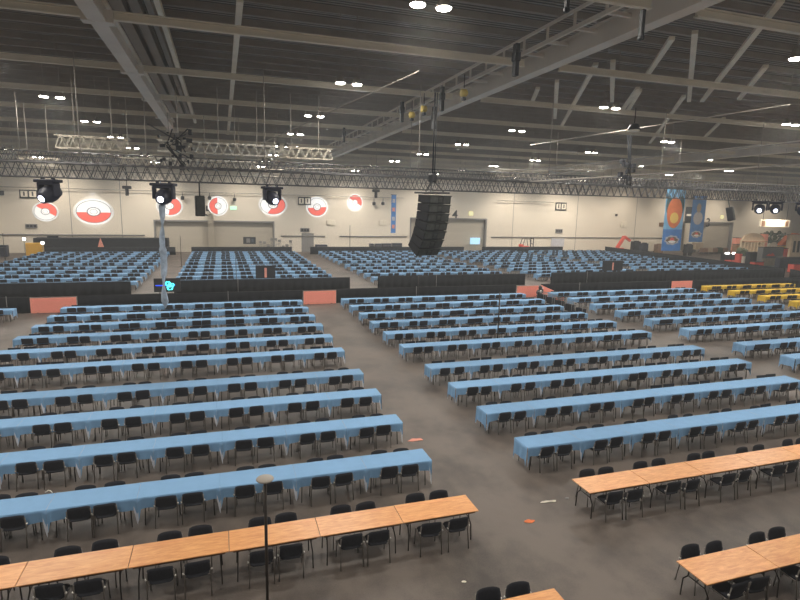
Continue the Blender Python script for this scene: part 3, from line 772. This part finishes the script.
# clutter at girder end
p = at(172, 150, Y=28); r = empty('rigging_cluster', p); tag(r, 'dark knot of cables and clamps at the end of the roof girder', 'rigging')
b = MB()
for k in range(22): b.box((rnd.uniform(-.9,.9), rnd.uniform(-.4,.4), rnd.uniform(-.9,.9)), (rnd.uniform(.06,.3), .16, rnd.uniform(.06,.25)), ch=.015)
for k in range(6): b.tube([(rnd.uniform(-1,1), 0, rnd.uniform(-1,0)), (rnd.uniform(-.5,.5), .1, rnd.uniform(0,.5)), (rnd.uniform(-1,1), 0, rnd.uniform(.6,1.4))], .03, 5)
b.build('cables', 'black', r)

# ------------------------------------------------------------------ back wall fittings
def on_wall(px, py, off=.1): return at(px, py, Y=WY-off)
def ell(a, b, n=40, a0=0, a1=2*PI): return [(a*math.cos(a0+(a1-a0)*i/(n if a1-a0 < 2*PI-1e-6 else n)), b*math.sin(a0+(a1-a0)*i/n)) for i in range(n+(1 if a1-a0 < 2*PI-1e-6 else 0))]
PXM = 546.5
def emblem(px, py, w, h, rot, label):  # projected emblem: its light image is put into coloured discs
    p = on_wall(px, py, .06); s = seen(p); k = s[2]/F_PX*(1+0*px)
    a, b = w*k/2*1.02, h*k/2*1.02
    r = empty('wall_emblem', p)
    def rotd(pts): return [((x*math.cos(rot)-y*math.sin(rot)), (x*math.sin(rot)+y*math.cos(rot))) for x, y in pts]
    def disc(sa, name, m, d, a0=0, a1=2*PI):
        pts = [(x*a, y*b) for x, y in rotd(ell(sa, sa, 40, a0, a1))]
        return MB().prism(pts, .012, (0, -d, 0), (1,0,0), (0,0,1)).build(name, m, r)
    disc(1.0, 'rim', 'white', .0); disc(.86, 'outline', 'outline', .014); disc(.83, 'white_half', 'white', .028)
    disc(.83, 'red_half', 'emred', .042, PI, 2*PI)
    bar = [(x*a, y*b) for x, y in rotd([(-.83,-.05),(.83,-.05),(.83,.05),(-.83,.05)])]
    MB().prism(bar, .012, (0, -.056, 0), (1,0,0), (0,0,1)).build('band', 'white', r)
    disc(.34, 'ring', 'outline', .070); disc(.29, 'button', 'white', .084); disc(.19, 'button_line', 'outline', .098); disc(.17, 'button_face', 'white', .112)
    tag(r, label, 'emblem', 'round red and white emblems on the back wall')
def project(px, py, w, h):
    t_ = on_wall(px, py, .06); src = Vector((at(px, py, Y=27).x, 27, 8.0)); d_ = t_-src; k = seen(t_)[2]/F_PX
    l = bpy.data.lights.new('emblem_projector', 'SPOT'); l.energy = 80000; l.color = (.95,.97,1); l.shadow_soft_size = .05; l.spot_blend = .12
    l.spot_size = 2*math.atan(max(w, h)*k/2*1.07/d_.length)
    o = bpy.data.objects.new('emblem_projector', l); COL.objects.link(o); o.location = src; o.rotation_euler = d_.to_track_quat('-Z', 'Y').to_euler()
for e_ in ((45.5,211.5,19,19),(93.8,211.7,30,25),(169.5,206,22,20),(218,206,19,19),(273,205,24,21),(317,207,21,20),(355,202.5,16,17)): project(*e_)
emblem(45.5, 211.5, 23, 19.5, T(-35)+PI, 'leftmost round emblem, small, red at its top right')
emblem(93.8, 211.7, 36, 25.5, T(0), 'largest oval red and white emblem, red half at the bottom')
emblem(169.5, 206, 25, 20.5, T(80), 'round emblem behind the hanging cable bundle, red at right')
emblem(218, 206, 19, 19, T(-90), 'round emblem with red left half beside numeral five')
emblem(273, 205, 28, 21, T(60), 'round emblem partly covered by the centre left moving light')
emblem(317, 207, 21.5, 20, T(5), 'round emblem fifth of row, red half at bottom, no light before it')
emblem(355, 202.5, 16, 17, T(150), 'rightmost and smallest round emblem, red at top right')
def numeral(txt, px, py, size, label):
    p = on_wall(px, py, .04); o = text_mesh('wall_numeral', txt, size, 'black', p, (PI/2, 0, 0)); tag(o, label, 'number')
numeral('5', 208.5, 211.5, 2.3, 'large black numeral five left of a round wall emblem')
numeral('4', 455, 215, 2.2, 'large black numeral four above the middle grey gate')
numeral('3', 708, 223, 2.6, 'large black numeral three above the right grey gate')
def wpanel(px, py, wpx, hpx, m, name, label, cat, frame=None, inner=None, off=.15, group=None):
    p = on_wall(px, py, off); k = seen(p)[2]/F_PX; kx = k*1.0; w, h = wpx*kx, hpx*k
    # a wall facing the camera obliquely shows wider spans per pixel at the right
    q0, q1 = on_wall(px-wpx/2, py, off), on_wall(px+wpx/2, py, off); w = q1.x-q0.x
    r = MB().box((0, 0, 0), (w, .12, h), ch=.02).build(name, m, loc=p)
    if inner:
        for j, (ux, uw, uh, mm) in enumerate(inner): MB().box((ux*w, -.075, 0), (uw*w, .03, uh*h)).build('panel', mm, r)
    return tag(r, label, cat, group)
TWO = [(-.24, .38, .68, 'offwhite'), (.24, .38, .68, 'offwhite')]
def pictos(r_):   # dark standing figures on the pale panels
    pass
for px, py, w, h, lab in ((28.5, 194, 18, 8.5, 'black framed double pictogram sign at far left of wall'), (304.5, 201, 13, 8, 'black framed double pictogram sign left of the fifth emblem'), (561, 206.5, 11, 8, 'black framed double pictogram sign on right stretch of wall')):
    r = wpanel(px, py, w, h, 'black', 'pictogram_sign', lab, 'sign', inner=TWO)
    q0, q1 = on_wall(px-w/2, py), on_wall(px+w/2, py); ww = q1.x-q0.x; hh = h*seen(q0)[2]/F_PX
    for s in (-1, 1):
        MB().box((s*.24*ww, -.105, -.04*hh), (.09*ww, .02, .34*hh)).lathe([(.01,-.01),(.05*ww,-.01),(.05*ww,.01),(.01,.01)], (s*.24*ww, -.105, .2*hh), 10, rot=Matrix.Rotation(PI/2, 3, 'X')).build('pictogram', 'black', r)
wpanel(1, 193, 6, 4.5, 'black', 'wall_box', 'dark box at the extreme left edge of the wall', 'box')
for px, py, w, lab in ((31.5, 226, 12, 'dark slotted wall sign under the leftmost emblem'), (305, 230, 9, 'dark slotted wall sign above the grey door'), (559, 231, 7, 'dark slotted wall sign on right stretch of wall')):
    wpanel(px, py, w, 4, 'grey', 'slotted_sign', lab, 'sign', inner=[(-.3,.22,.6,'black'),(0,.22,.6,'black'),(.3,.22,.6,'black')])
wpanel(233.3, 208, 6.5, 3.6, 'exit', 'exit_sign', 'small lit green sign right of the numeral five', 'sign')
wpanel(471, 213.5, 4, 3.6, 'yexit', 'exit_sign', 'small lit yellow sign right of the numeral four', 'sign')
wpanel(726.5-4.5, 217, 2.6, 3, 'yexit', 'exit_sign', 'small lit yellow sign right of the numeral three', 'sign')
for px, py, w, lab in ((331, 222.5, 8.5, 'cream double wall panel below the fifth emblem'), (383, 222.7, 8, 'cream double wall panel left of the slim blue banner'), (624, 224.5, 6, 'cream double wall panel left of the orange banner')):
    wpanel(px, py, w, 5.2, 'offwhite', 'wall_cabinet', lab, 'panel', inner=[(-.25,.4,.8,'offwhite'),(.25,.4,.8,'offwhite')])
wpanel(661.5, 224.5, 4.5, 4, 'brown', 'wall_box', 'small brown box on wall beside the orange banner', 'box')
wpanel(616.5, 215, 2, 2, 'black', 'wall_box', 'tiny black box on the wall between signs', 'box')
wpanel(475, 241, 9.5, 6.5, 'screen', 'display_screen', 'glowing pale blue screen inside gate four', 'screen', off=.3)
wpanel(249.5, 240.5, 12.5, 7, 'black', 'display_screen', 'dark screen with pale picture left of the stacked chairs', 'screen', off=2, inner=[(-.1,.3,.6,'grey'),(.25,.2,.5,'outline')])
wpanel(557.5, 242.5, 13, 8, 'palegrey', 'white_board', 'pale lilac board standing before the right wall', 'board', off=1.2)
wpanel(689, 215, 7.5, 16, 'black', 'hanging_sign', 'black rectangular sign between the two tall banners', 'sign', off=4, inner=[(0,.7,.12,'offwhite')])
for px, py, lab in ((182.5, 198, 'first small dark wall lamp right of the cable bundle'), (209.5, 198, 'small dark wall lamp above numeral five'), (234.5, 199.5, 'small dark wall lamp above the green sign'), (374, 203.5, 'left small dark wall lamp beside the slim blue banner'), (383, 203.5, 'right small dark wall lamp beside the slim blue banner')):
    p = on_wall(px, py, .9); tag(MB().box((0,0,0), (.5,.5,.55), ch=.1).tube([(0,0,.2),(0,.0,.9)], .05, 6).build('wall_lamp', 'black', loc=p), lab, 'lamp')
# slim vertical blue banner near centre
def flat_banner(px0, px1, py0, py1, Y, name, label, base):
    a, b_ = at(px0, py0, Y=Y), at(px1, py1, Y=Y); w, h = b_.x-a.x, a.z-b_.z
    r = empty(name, ((a.x+b_.x)/2, Y, (a.z+b_.z)/2)); MB().box((0,0,0), (w,.03,h)).build('fabric', base, r)
    MB().tube([(-w/2-.1,0,h/2+.05),(w/2+.1,0,h/2+.05)], .05, 6).build('top_pole', 'black', r)
    tag(r, label, 'banner'); return r, w, h
r, w, h = flat_banner(391.5, 395.5, 195, 233, 80, 'slim_banner', 'very slim vertical blue banner left of the line array', 'bannerblue')
for i, z in enumerate((.35, .12, -.12, -.33)): MB().box((0, -.03, z*h), (w*.55, .02, h*.1)).build('panel', 'pink' if i % 2 else 'palegrey', r)

def leaning_banner(c00, c10, c01, c11, Y, label, kind):
    """tall rectangular banner; corners given as photo points on the plane Y"""
    P = [at(*c, Y=Y) for c in (c00, c10, c11, c01)]
    tl, tr, br_, bl = P; bl.x = tl.x; br_.x = tr.x; bl.z = br_.z = (bl.z+br_.z)/2; tl.z = tr.z = (tl.z+tr.z)/2
    w, h = tr.x-tl.x, tl.z-bl.z
    r = empty('tall_banner', ((tl.x+tr.x)/2, Y, (tl.z+bl.z)/2)); tag(r, label, 'banner')
    MB().box((0, 0, 0), (w, .04, h)).build('fabric', 'bannerlight' if kind == 0 else 'bannerblue', r)
    MB().box((0, -.03, -h*.33), (w, .02, h*.34)).build('lower_field', 'bannerblue', r)
    MB().tube([(-w/2-.2,0,h/2+.06),(w/2+.2,0,h/2+.06)], .06, 6).build('top_pole', 'black', r)
    def blob(a, b, cx_, cz, m, d, lob=0, amp=0, ph=0, name='print'):
        pts = [((a*(1+amp*math.sin(lob*t+ph)))*math.cos(t)*w+cx_*w, (b*(1+amp*math.sin(lob*t+ph)))*math.sin(t)*h+cz*h) for t in [2*PI*i/48 for i in range(48)]]
        MB().prism(pts, .01, (0, -d, 0), (1,0,0), (0,0,1)).build(name, m, r)
    if kind == 0:
        blob(.14, .15, -.33, .22, 'teal', .03); blob(.14, .15, .33, .22, 'teal', .03); blob(.4, .24, 0, .1, 'orange', .045)
        blob(.22, .085, 0, .02, 'paleyellow', .06)
    else:
        blob(.34, .14, 0, .02, 'palegrey', .03); blob(.16, .1, 0, .24, 'stone', .045)
    blob(.38, .075, 0, -.33, 'palegrey', .05, 8, .08, 0, 'badge'); blob(.3, .05, 0, -.33, 'brown', .062, 6, .1, 1, 'badge_band'); blob(.12, .045, 0, -.335, 'emred', .074, 0, 0, 0, 'badge_centre'); blob(.2, .02, 0, -.355, 'white', .086, 0, 0, 0, 'badge_bar')
leaning_banner((667.5, 187), (686.5, 187), (664, 249), (683.5, 252.5), 66, 'tall blue banner with big orange print hanging at right', 0)
leaning_banner((693.5, 196), (707, 196), (691.5, 241), (704, 243), 84, 'tall blue banner with pale print, right of the orange one', 1)

# ------------------------------------------------------------------ mid-hall signs and stands
def sign_board(px0, px1, py0, py1, Y, label, inner):
    a, b_ = at(px0, py0, Y=Y), at(px1, py1, Y=Y); w = b_.x-a.x; h = a.z-b_.z
    r = empty('display_board', ((a.x+b_.x)/2, Y, 0)); MB().box((0,0,a.z-h/2), (w,.08,h), ch=.01).build('screen', 'black', r)
    MB().tube([(-w*.3,.02,0),(-w*.3,.02,a.z-h)], .03, 6).tube([(w*.3,.02,0),(w*.3,.02,a.z-h)], .03, 6).build('stand', 'black', r); tag(r, label, 'display'); return r, w, h, a.z-h/2
r, w, h, zc = sign_board(153.5, 181, 278.5, 291.5, 48.9, 'dark screen showing a glowing cyan ring behind the cable bundle', None)
b = MB()
for (ox, oz, rr) in ((.05, .12, .17), (.2, -.2, .2), (.38, .02, .12)):
    pts = [Vector((ox+rr*math.cos(t), -.07, zc+oz+rr*math.sin(t))) for t in [2*PI*i/16 for i in range(17)]]; b.tube(pts, .045, 5)
b.box((.16, -.07, zc-.02), (.22, .05, .3), ch=.02); b.build('lit_ring', 'cyan', r)
MB().box((-.15, -.06, zc-.02), (1.5, .02, .06)).build('flare_bar', 'flareblue', r)  # blue lens-flare line drawn as a glowing bar, no lamp there
for px0, px1, py0, py1, Y, lab in ((255.5, 275.5, 265.5, 279, 53.0, 'dark display board with cream panel amid back centre left rows'), (603, 622, 261, 270.5, 53, 'dark display board with cream panel amid back right rows')):
    r, w, h, zc = sign_board(px0, px1, py0, py1, Y, lab, None)
    MB().box((0.0, -.07, zc-.05*h), (.22, .04, h*.75), ch=.04).build('cream_panel', 'pink', r)
def stand(px, ytop, ybase, label, Yf=None, r=.035):
    p = at(px, ybase, Z=0) if Yf is None else Vector((at(px, ytop, Y=Yf).x, Yf, 0)); zt_ = at(px, ytop, Y=p.y).z
    o = MB().tube([(0,0,.03),(0,0,zt_)], r, 6).lathe([(.24,0),(.24,.02),(.05,.05)], n=12).build('pole_stand', 'darksteel', loc=p); tag(o, label, 'pole')
stand(181.5, 236, 266.5, 'thin dark pole stand in the aisle left of back centre rows')
stand(5.5, 233, 262, 'thin dark pole stand at far left edge of the hall')
stand(500, 292, 345, 'thin dark pole rising from the fifth row of right block', Yf=26.3)
stand(418.5, 276, 298, 'thin grey pole in front of the back centre drape', Yf=42.0, r=.02)
stand(350, 225, 252, 'thin pole before the wall right of centre', Yf=88, r=.05)
stand(235.5, 248, 282, 'thin dark pole amid back centre left rows', Yf=50.6, r=.03)
# antenna stand near the camera
r = empty('antenna_stand', (.48, 7.2, 0)); p = at(265, 479, Y=7.2); r.location.x = p.x
MB().tube([(0,0,.05),(0,0,p.z-.03)], .022, 8).build('pole', 'darksteel', r)
MB().lathe([(.03,-.03),(.11,-.015),(.122,.0),(.11,.015),(.03,.028)], (0,0,p.z), 18).build('disc_head', 'duct', r)
for k in range(3): a = 2*PI*k/3; MB().tube([(0,0,.5),(.45*math.cos(a),.45*math.sin(a),.02)], .014, 6).build('leg', 'darksteel', r)
tag(r, 'tall thin stand with flat oval disc head in front of wooden tables', 'stand')

# ------------------------------------------------------------------ things at the foot of the back wall
p = at(36, 250.5, Y=87); r = MB().box((0,0,.9), (2.0,.8,1.8), ch=.06).build('yellow_cabinet', 'amber', loc=(p.x, 86.6, 0)); tag(r, 'yellow cabinet beside the black booth at far left', 'cabinet')
def work_lamp(px, py, Y, label, rad=.22):
    p = at(px, py, Y=Y); r = empty('work_lamp', (p.x, Y, 0)); MB().tube([(0,0,.02),(0,0,p.z-.1)], .035, 6).lathe([(.3,0),(.3,.03),(.04,.06)], n=10).build('stand', 'grey', r)
    MB().box((0,.1,p.z), (rad*2.2,.18,rad*1.6), ch=.03).build('lamp_body', 'black', r); MB().lathe([(rad*.9,-.02),(rad,0),(rad*.9,.02)], (0,-.02,p.z), 12, rot=Matrix.Rotation(PI/2, 3, 'X')).build('lamp_face', 'lamp', r)
    tag(r, label, 'lamp')
work_lamp(24, 239, 88, 'bright white lamp left of the yellow cabinet'); work_lamp(42.5, 243, 85.9, 'bright white lamp between yellow cabinet and black booth')
r = empty('person', tuple(at(101, 250, Y=86.6))[:2]+(0,)) if False else None
p = at(101, 246, Y=87.3); tag(MB().prism([(-.38,-.55),(.38,-.55),(0,.7)], .2, (0,0,0), (1,0,0), (0,0,1)).build('cone_sign', 'pink', loc=(p.x, 87.3, 1.75)), 'small pale triangular sign on the black booth', 'sign')
# stacked chairs pile near the centre left
r = empty('chair_pile', (at(276, 250, Y=88).x, 88.4, 0)); tag(r, 'jumbled pile of dark stacked chairs before the wall, centre left', 'chairs')
b = MB(); rnd = random.Random(5)
for k in range(9):
    x = -2.3+k*.58; hh = rnd.uniform(1.0, 2.3)
    for j in range(int(hh/.25)): b.box((x+rnd.uniform(-.05,.05), 0, .35+j*.22), (.45,.45,.06), rot=Matrix.Rotation(rnd.uniform(-.3,.3), 3, 'Y'))
    b.box((x, .2, hh), (.45,.06,.4))
b.build('stacked_seats', 'grey', r)
def desk(px0, px1, py0, Y, label, m='navy', h=1.2):
    a, c = at(px0, py0, Y=Y), at(px1, py0, Y=Y); w = c.x-a.x
    r = empty('equipment_case', ((a.x+c.x)/2, Y, 0)); MB().box((0,0,a.z/2), (w,.9,a.z), ch=.05).build('case', m, r); MB().box((0,-.47,a.z*.8), (w*.9,.03,.05)).build('latch_strip', 'grey', r)
    tag(r, label, 'case')
desk(369.5, 373.5, 243.5, 88.5, 'small dark equipment case, leftmost of the centre row'); desk(375, 381, 243.5, 88.5, 'second dark equipment case of the centre row'); desk(382, 390.5, 243.3, 88.5, 'widest dark equipment case of the centre row'); desk(392, 401.5, 243, 88.5, 'rightmost dark equipment case of the centre row')
desk(315.5, 327, 244.5, 88.5, 'low dark case right of the grey door'); desk(0, 7.5, 245, 86, 'dark cabinet at far left edge of floor', h=1.5)
# forklift
p = at(529, 249, Y=89); r = empty('forklift', (p.x, 88.6, 0)); tag(r, 'red forklift truck with black mast parked before the wall', 'forklift')
MB().box((-1.3,0,.75), (1.7,1.3,.9), ch=.12).box((-1.9,0,1.3),(.6,1.1,.5),ch=.1).build('body', 'emred', r)
MB().tube([(-1.9,-.5,1.2),(-1.5,-.5,2.5),(-.5,-.5,2.5),(-.2,-.5,1.1)], .06, 6).tube([(-1.9,.5,1.2),(-1.5,.5,2.5),(-.5,.5,2.5),(-.2,.5,1.1)], .06, 6).box((-1,0,2.53),(1.1,1.1,.06)).build('cab_frame', 'black', r)
MB().box((.3,-.45,1.35), (.14,.12,2.7)).box((.3,.45,1.35), (.14,.12,2.7)).box((.3,0,2.6),(.12,.9,.12)).box((.3,0,1.6),(.12,.9,.12)).box((.9,-.3,.12),(1.1,.12,.06)).box((.9,.3,.12),(1.1,.12,.06)).build('mast', 'black', r)
for x, y in ((-1.9,-.6),(-1.9,.6),(-.3,-.6),(-.3,.6)): MB().lathe([(.12,-.12),(.34,-.1),(.34,.1),(.12,.12)], (x,y,.34), 12, rot=Matrix.Rotation(PI/2, 3, 'X')).build('wheel', 'black', r)
# red lifting arm
p0, p1, p2 = at(617, 248, Y=88), at(624.5, 236.5, Y=88), at(630, 241, Y=88)
r = empty('boom_lift', (p0.x, 88, 0)); rel = lambda q: (q.x-p0.x, 0, q.z)
tag(r, 'red boom lift with raised folded arm at right of wall', 'lift')
MB().bar(rel(p0), rel(p1), .5, .5).bar(rel(p1), rel(p2), .4, .4).build('arm', 'emred', r); MB().box((0,0,.5), (2.4,1.4,.8), ch=.1).build('chassis', 'emred', r)
MB().lathe([(.1,-.15),(.4,-.12),(.4,.12),(.1,.15)], (-.8,-.7,.4), 12, rot=Matrix.Rotation(PI/2, 3, 'X')).lathe([(.1,-.15),(.4,-.12),(.4,.12),(.1,.15)], (.8,-.7,.4), 12, rot=Matrix.Rotation(PI/2, 3, 'X')).build('wheels', 'black', r)
# booth clutter beyond the drape, left of the banners
rnd = random.Random(11)
def clutter(px, py0, py1, wpx, Y, m, label, name='equipment_cart'):
    a = at(px, py0, Y=Y); q0, q1 = at(px-wpx/2, py0, Y=Y), at(px+wpx/2, py0, Y=Y); w = q1.x-q0.x; zb_ = max(0, at(px, py1, Y=Y).z)
    r = empty(name, (a.x, Y, 0)); h = a.z
    MB().box((0,0,h*.62), (w,1.0,h*.7), ch=.08).box((w*.1,0,h*.98), (w*.5,.6,h*.1), ch=.04).build('body', m, r)
    MB().box((-w*.4,0,h*.14),(.1,.8,h*.28)).box((w*.4,0,h*.14),(.1,.8,h*.28)).build('supports', 'darksteel', r)
    tag(r, label, 'cart')
clutter(636, 241, 248, 7, 84, 'black', 'black equipment cart left of the pale cart'); clutter(644, 243, 251, 6, 82, 'navy', 'dark rounded equipment cart, second from the left cart'); clutter(652, 242, 250, 9, 84, 'offwhite', 'pale equipment cart with white face left of orange banner'); clutter(659, 244, 252, 6, 80, 'brown', 'brown equipment cart beside the foot of the orange banner'); clutter(688.5, 244, 254, 6, 80, 'black', 'black table cart between the two banner feet')
clutter(698, 242, 251, 8, 88, 'stone', 'tan cabinet under the paler banner')
for k, px in enumerate((704, 709, 714, 719, 724)):
    clutter(px, 248-.4*(k % 2), 253, 5, 84, ['brown','stone','brown','green','brown'][k], '%s low brown crate in the pile before gate three' % ['leftmost','second','middle','fourth','rightmost'][k], 'crate')

# ------------------------------------------------------------------ lit show stand at the right
SY = 70
def facade():
    a, c = at(741, 234, Y=SY), at(763.5, 234, Y=SY); w = c.x-a.x; h = at(752, 233, Y=SY).z
    r = empty('stage_facade', ((a.x+c.x)/2, SY, 0)); tag(r, 'grey-brown stage facade with domed top and slim columns', 'facade')
    pts = [(-w/2,0),(w/2,0),(w/2,h*.72)]+[(w/2*math.cos(t)*.98, h*.72+h*.28*math.sin(t)) for t in [PI*i/14 for i in range(1,14)]]+[(-w/2,h*.72)]
    MB().prism(pts, .4, (0,0,0), (1,0,0), (0,0,1)).build('dome_wall', 'stone', r)
    MB().box((0,-.6,h*.7), (w*1.04,.3,.2)).box((0,-.6,h*.12),(w*1.02,.3,.2)).build('cornice', 'brown', r)
    for k in range(7): MB().lathe([(.16,h*.14),(.12,h*.2),(.12,h*.64),(.18,h*.69)], (-w*.42+k*w*.14,-.6,0), 8).build('column', 'stone', r)
facade()
def standee(px, py, wpx, Y, m, label, shape='box', name='stage_block', cat='stage set'):
    q0, q1 = at(px-wpx/2, py, Y=Y), at(px+wpx/2, py, Y=Y); w = q1.x-q0.x; h = at(px, py, Y=Y).z
    r = empty(name, ((q0.x+q1.x)/2, Y, 0)); tag(r, label, cat)
    if shape == 'box': MB().box((0,0,h/2), (w,.9,h), ch=.06).build('body', m, r); MB().box((0,-.02,h+.04), (w*1.03,.95,.08), ch=.02).build('lid', 'darksteel', r)
    elif shape == 'rock':
        pts = [(-w/2,0),(w/2,0),(w*.5,h*.75),(w*.3,h*.97),(w*.12,h),(0,h*.86),(-w*.2,h*.9),(-w*.36,h*.7),(-w*.5,h*.6)]; MB().prism(pts, .9, (0,0,0), (1,0,0), (0,0,1)).build('body', m, r); MB().prism([(x*.6,z*.7) for x,z in pts], .3, (0,-.9,0), (1,0,0), (0,0,1)).build('front_layer', 'amber', r)
    elif shape == 'peak': MB().prism([(-w/2,0),(w/2,0),(w*.45,h*.7),(w*.1,h),(-w*.2,h*.85),(-w*.45,h*.72)], .6, (0,0,0), (1,0,0), (0,0,1)).build('body', m, r); MB().prism([(-w/3,0),(w/3,0),(0,h*.6)], .2, (0,-.6,0), (1,0,0), (0,0,1)).build('front_layer', 'offwhite', r)
    elif shape == 'leaf':
        rr = random.Random(int(px)); b = MB()
        for k in range(60): 
            c_ = Vector((rr.uniform(-w/2,w/2), rr.uniform(-.5,.5), h-rr.uniform(0,h*.45))); s_ = rr.uniform(.15,.42)
            b.lathe([(.02,-s_),(s_*.8,-s_*.3),(s_*.7,s_*.5),(.02,s_)], c_, 6)
        b.build('foliage', m, r); MB().tube([(0,0,0),(0,0,h*.7)], .15, 6).build('trunk', 'brown', r)
    return r, w, h
standee(738.5, 244.5, 8, SY+1, 'brown', 'brown stage block left of the domed facade')
standee(737, 238, 5, SY+2.5, 'pink', 'pink lit stage panel left of the domed facade')
standee(764.5, 234, 4, SY+1.5, 'pink', 'pink lit stage panel right of the domed facade')
standee(775, 232, 19, SY+5, 'green', 'dark speckled tree prop behind the white peak', 'leaf', 'tree_prop', 'tree prop')
standee(772, 242, 9, SY+2, 'offwhite', 'small white peaked prop right of domed facade', 'peak')
standee(789, 233, 20, SY+4, 'orange', 'orange rock-shaped stage prop at right edge', 'rock')
standee(784, 246, 12, SY+1.2, 'amber', 'yellow stage block under the orange rock prop')
r, w, h = standee(797, 235, 15, SY+.2, 'stone', 'tan stage facade with two dark windows at right edge')
for s in (-.26, .02): MB().box((s*w,-.48,h*.55), (.55,.06,h*.45), ch=.02).build('window', 'black', r)
r, w, h = standee(771, 247.3, 21, 63, 'grey', 'grey counter block with red mark before the stage', name='counter_block', cat='counter')
MB().box((0,-.48,h*.22), (w*.96,.05,h*.4)).build('lower_panel', 'stone', r); MB().prism([(-.9,0),(-.3,.35),(0,.2),(.4,.42),(.9,.05),(.3,-.05)], .04, (-w*.12,-.47,h*.55), (1,0,0), (0,0,1)).build('red_mark', 'emred', r)
standee(784, 248.5, 3.4, 62.9, 'emred', 'red pillar at right side of the grey counter block', name='red_pillar', cat='pillar')
standee(754.5, 252.3, 12, 64, 'black', 'black display cabinet left of grey counter block', name='display_cabinet', cat='cabinet')
standee(745, 256, 7, 65, 'offwhite', 'small white block left of the black display cabinet')
standee(741.5, 249.5, 6, 66.5, 'green', 'dark green bush prop behind the white block', 'leaf', 'bush_prop', 'bush prop')
standee(739, 253.5, 3, 65.4, 'emred', 'short red post right of the twin lit cases', name='red_post', cat='post')
for px, lab in ((726, 'left one of two black cases with bright lamp tops'), (733, 'right one of two black cases with bright lamp tops')):
    r, w, h = standee(px, 254.5, 6, 68, 'black', lab, name='lit_case', cat='case'); MB().box((0,-.2,h+.22), (w*.5,.4,.26), ch=.06).build('lamp', 'lamp', r); MB().box((0,-.5,.25), (w*1.05,.1,.4)).build('red_base', 'emred', r)
standee(791, 257.5, 26, 60, 'navy', 'long dark counter at right edge behind the drape', name='dark_counter', cat='counter')
standee(799, 264, 16, 55, 'emred', 'red panel block at right edge under dark counter', name='red_block', cat='block')
standee(757, 262, 9, 62.2, 'emred', 'low red plinth under the black display cabinet', name='plinth', cat='plinth')
# glowing header sign
a, c = at(760, 219.5, Y=SY-2), at(788.5, 227.5, Y=SY-2)
r = empty('lit_header_sign', ((a.x+c.x)/2, SY-2, (a.z+c.z)/2)); w, h = c.x-a.x, a.z-c.z
MB().box((0,0,0), (w,.3,h), ch=.05).build('box', 'offwhite', r); MB().box((0,-.17,0), (w*.62,.04,h*.8)).build('glowing_face', 'glow', r)
for s in (-.4, .4): MB().box((s*w,-.17,0), (w*.1,.04,h*.7)).build('end_print', 'brown', r)
for s in (-.4, .4): MB().tube([(s*w,0,h/2),(s*w,0,3.2)], .04, 5).build('hanger', 'black', r)
tag(r, 'warm glowing header sign hanging above the stage set', 'sign')
# real light of the stage set
for px, Y in ((745, SY-4), (785, SY-4)):
    p = at(px, 225, Y=Y); l = area('stage_light', (p.x, Y, 8.5), 1.5, 600, (1,.84,.66)); l.rotation_euler = (T(38), 0, 0)

# ------------------------------------------------------------------ litter on the floor
for k, (px, py, m, sx, sy_, lab) in enumerate(((546, 502, 'offwhite', .16, .05, 'left pale scrap of paper on floor between blocks'), (552.5, 501.5, 'offwhite', .13, .05, 'right pale scrap of paper on floor between blocks'), (529, 521.5, 'orange', .13, .07, 'small orange scrap on floor in the central aisle'),
        (416, 440, 'pink', .26, .12, 'orange crumpled paper in the aisle beside the left block'), (464, 582, 'offwhite', .05, .03, 'tiny white speck on floor near the camera'), (567, 498.5, 'grey', .06, .04, 'tiny grey speck beside the right wood row'), (50, 492.5, 'offwhite', .0, .0, ''))):
    if not lab: continue
    p = at(px, py, Z=0); vs = []; rr = random.Random(k)
    pts = [((1+.3*rr.uniform(-1,1))*sx*math.cos(t), (1+.3*rr.uniform(-1,1))*sy_*math.sin(t)) for t in [2*PI*i/9 for i in range(9)]]
    tag(MB().prism(pts, .006, (p.x, p.y, .008), (1,0,0), (0,1,0)).build('paper_scrap', m), lab, 'scrap', 'scraps on the floor')
p = at(51, 492, Z=.76); tag(MB().tube([(p.x-.12,p.y,.765),(p.x-.06,p.y+.02,.80),(p.x,p.y-.02,.80),(p.x+.04,p.y-.06,.765)], .012, 6).build('crumpled_wrapper', 'offwhite'), 'small pale crumpled wrapper on the nearest blue row', 'wrapper')
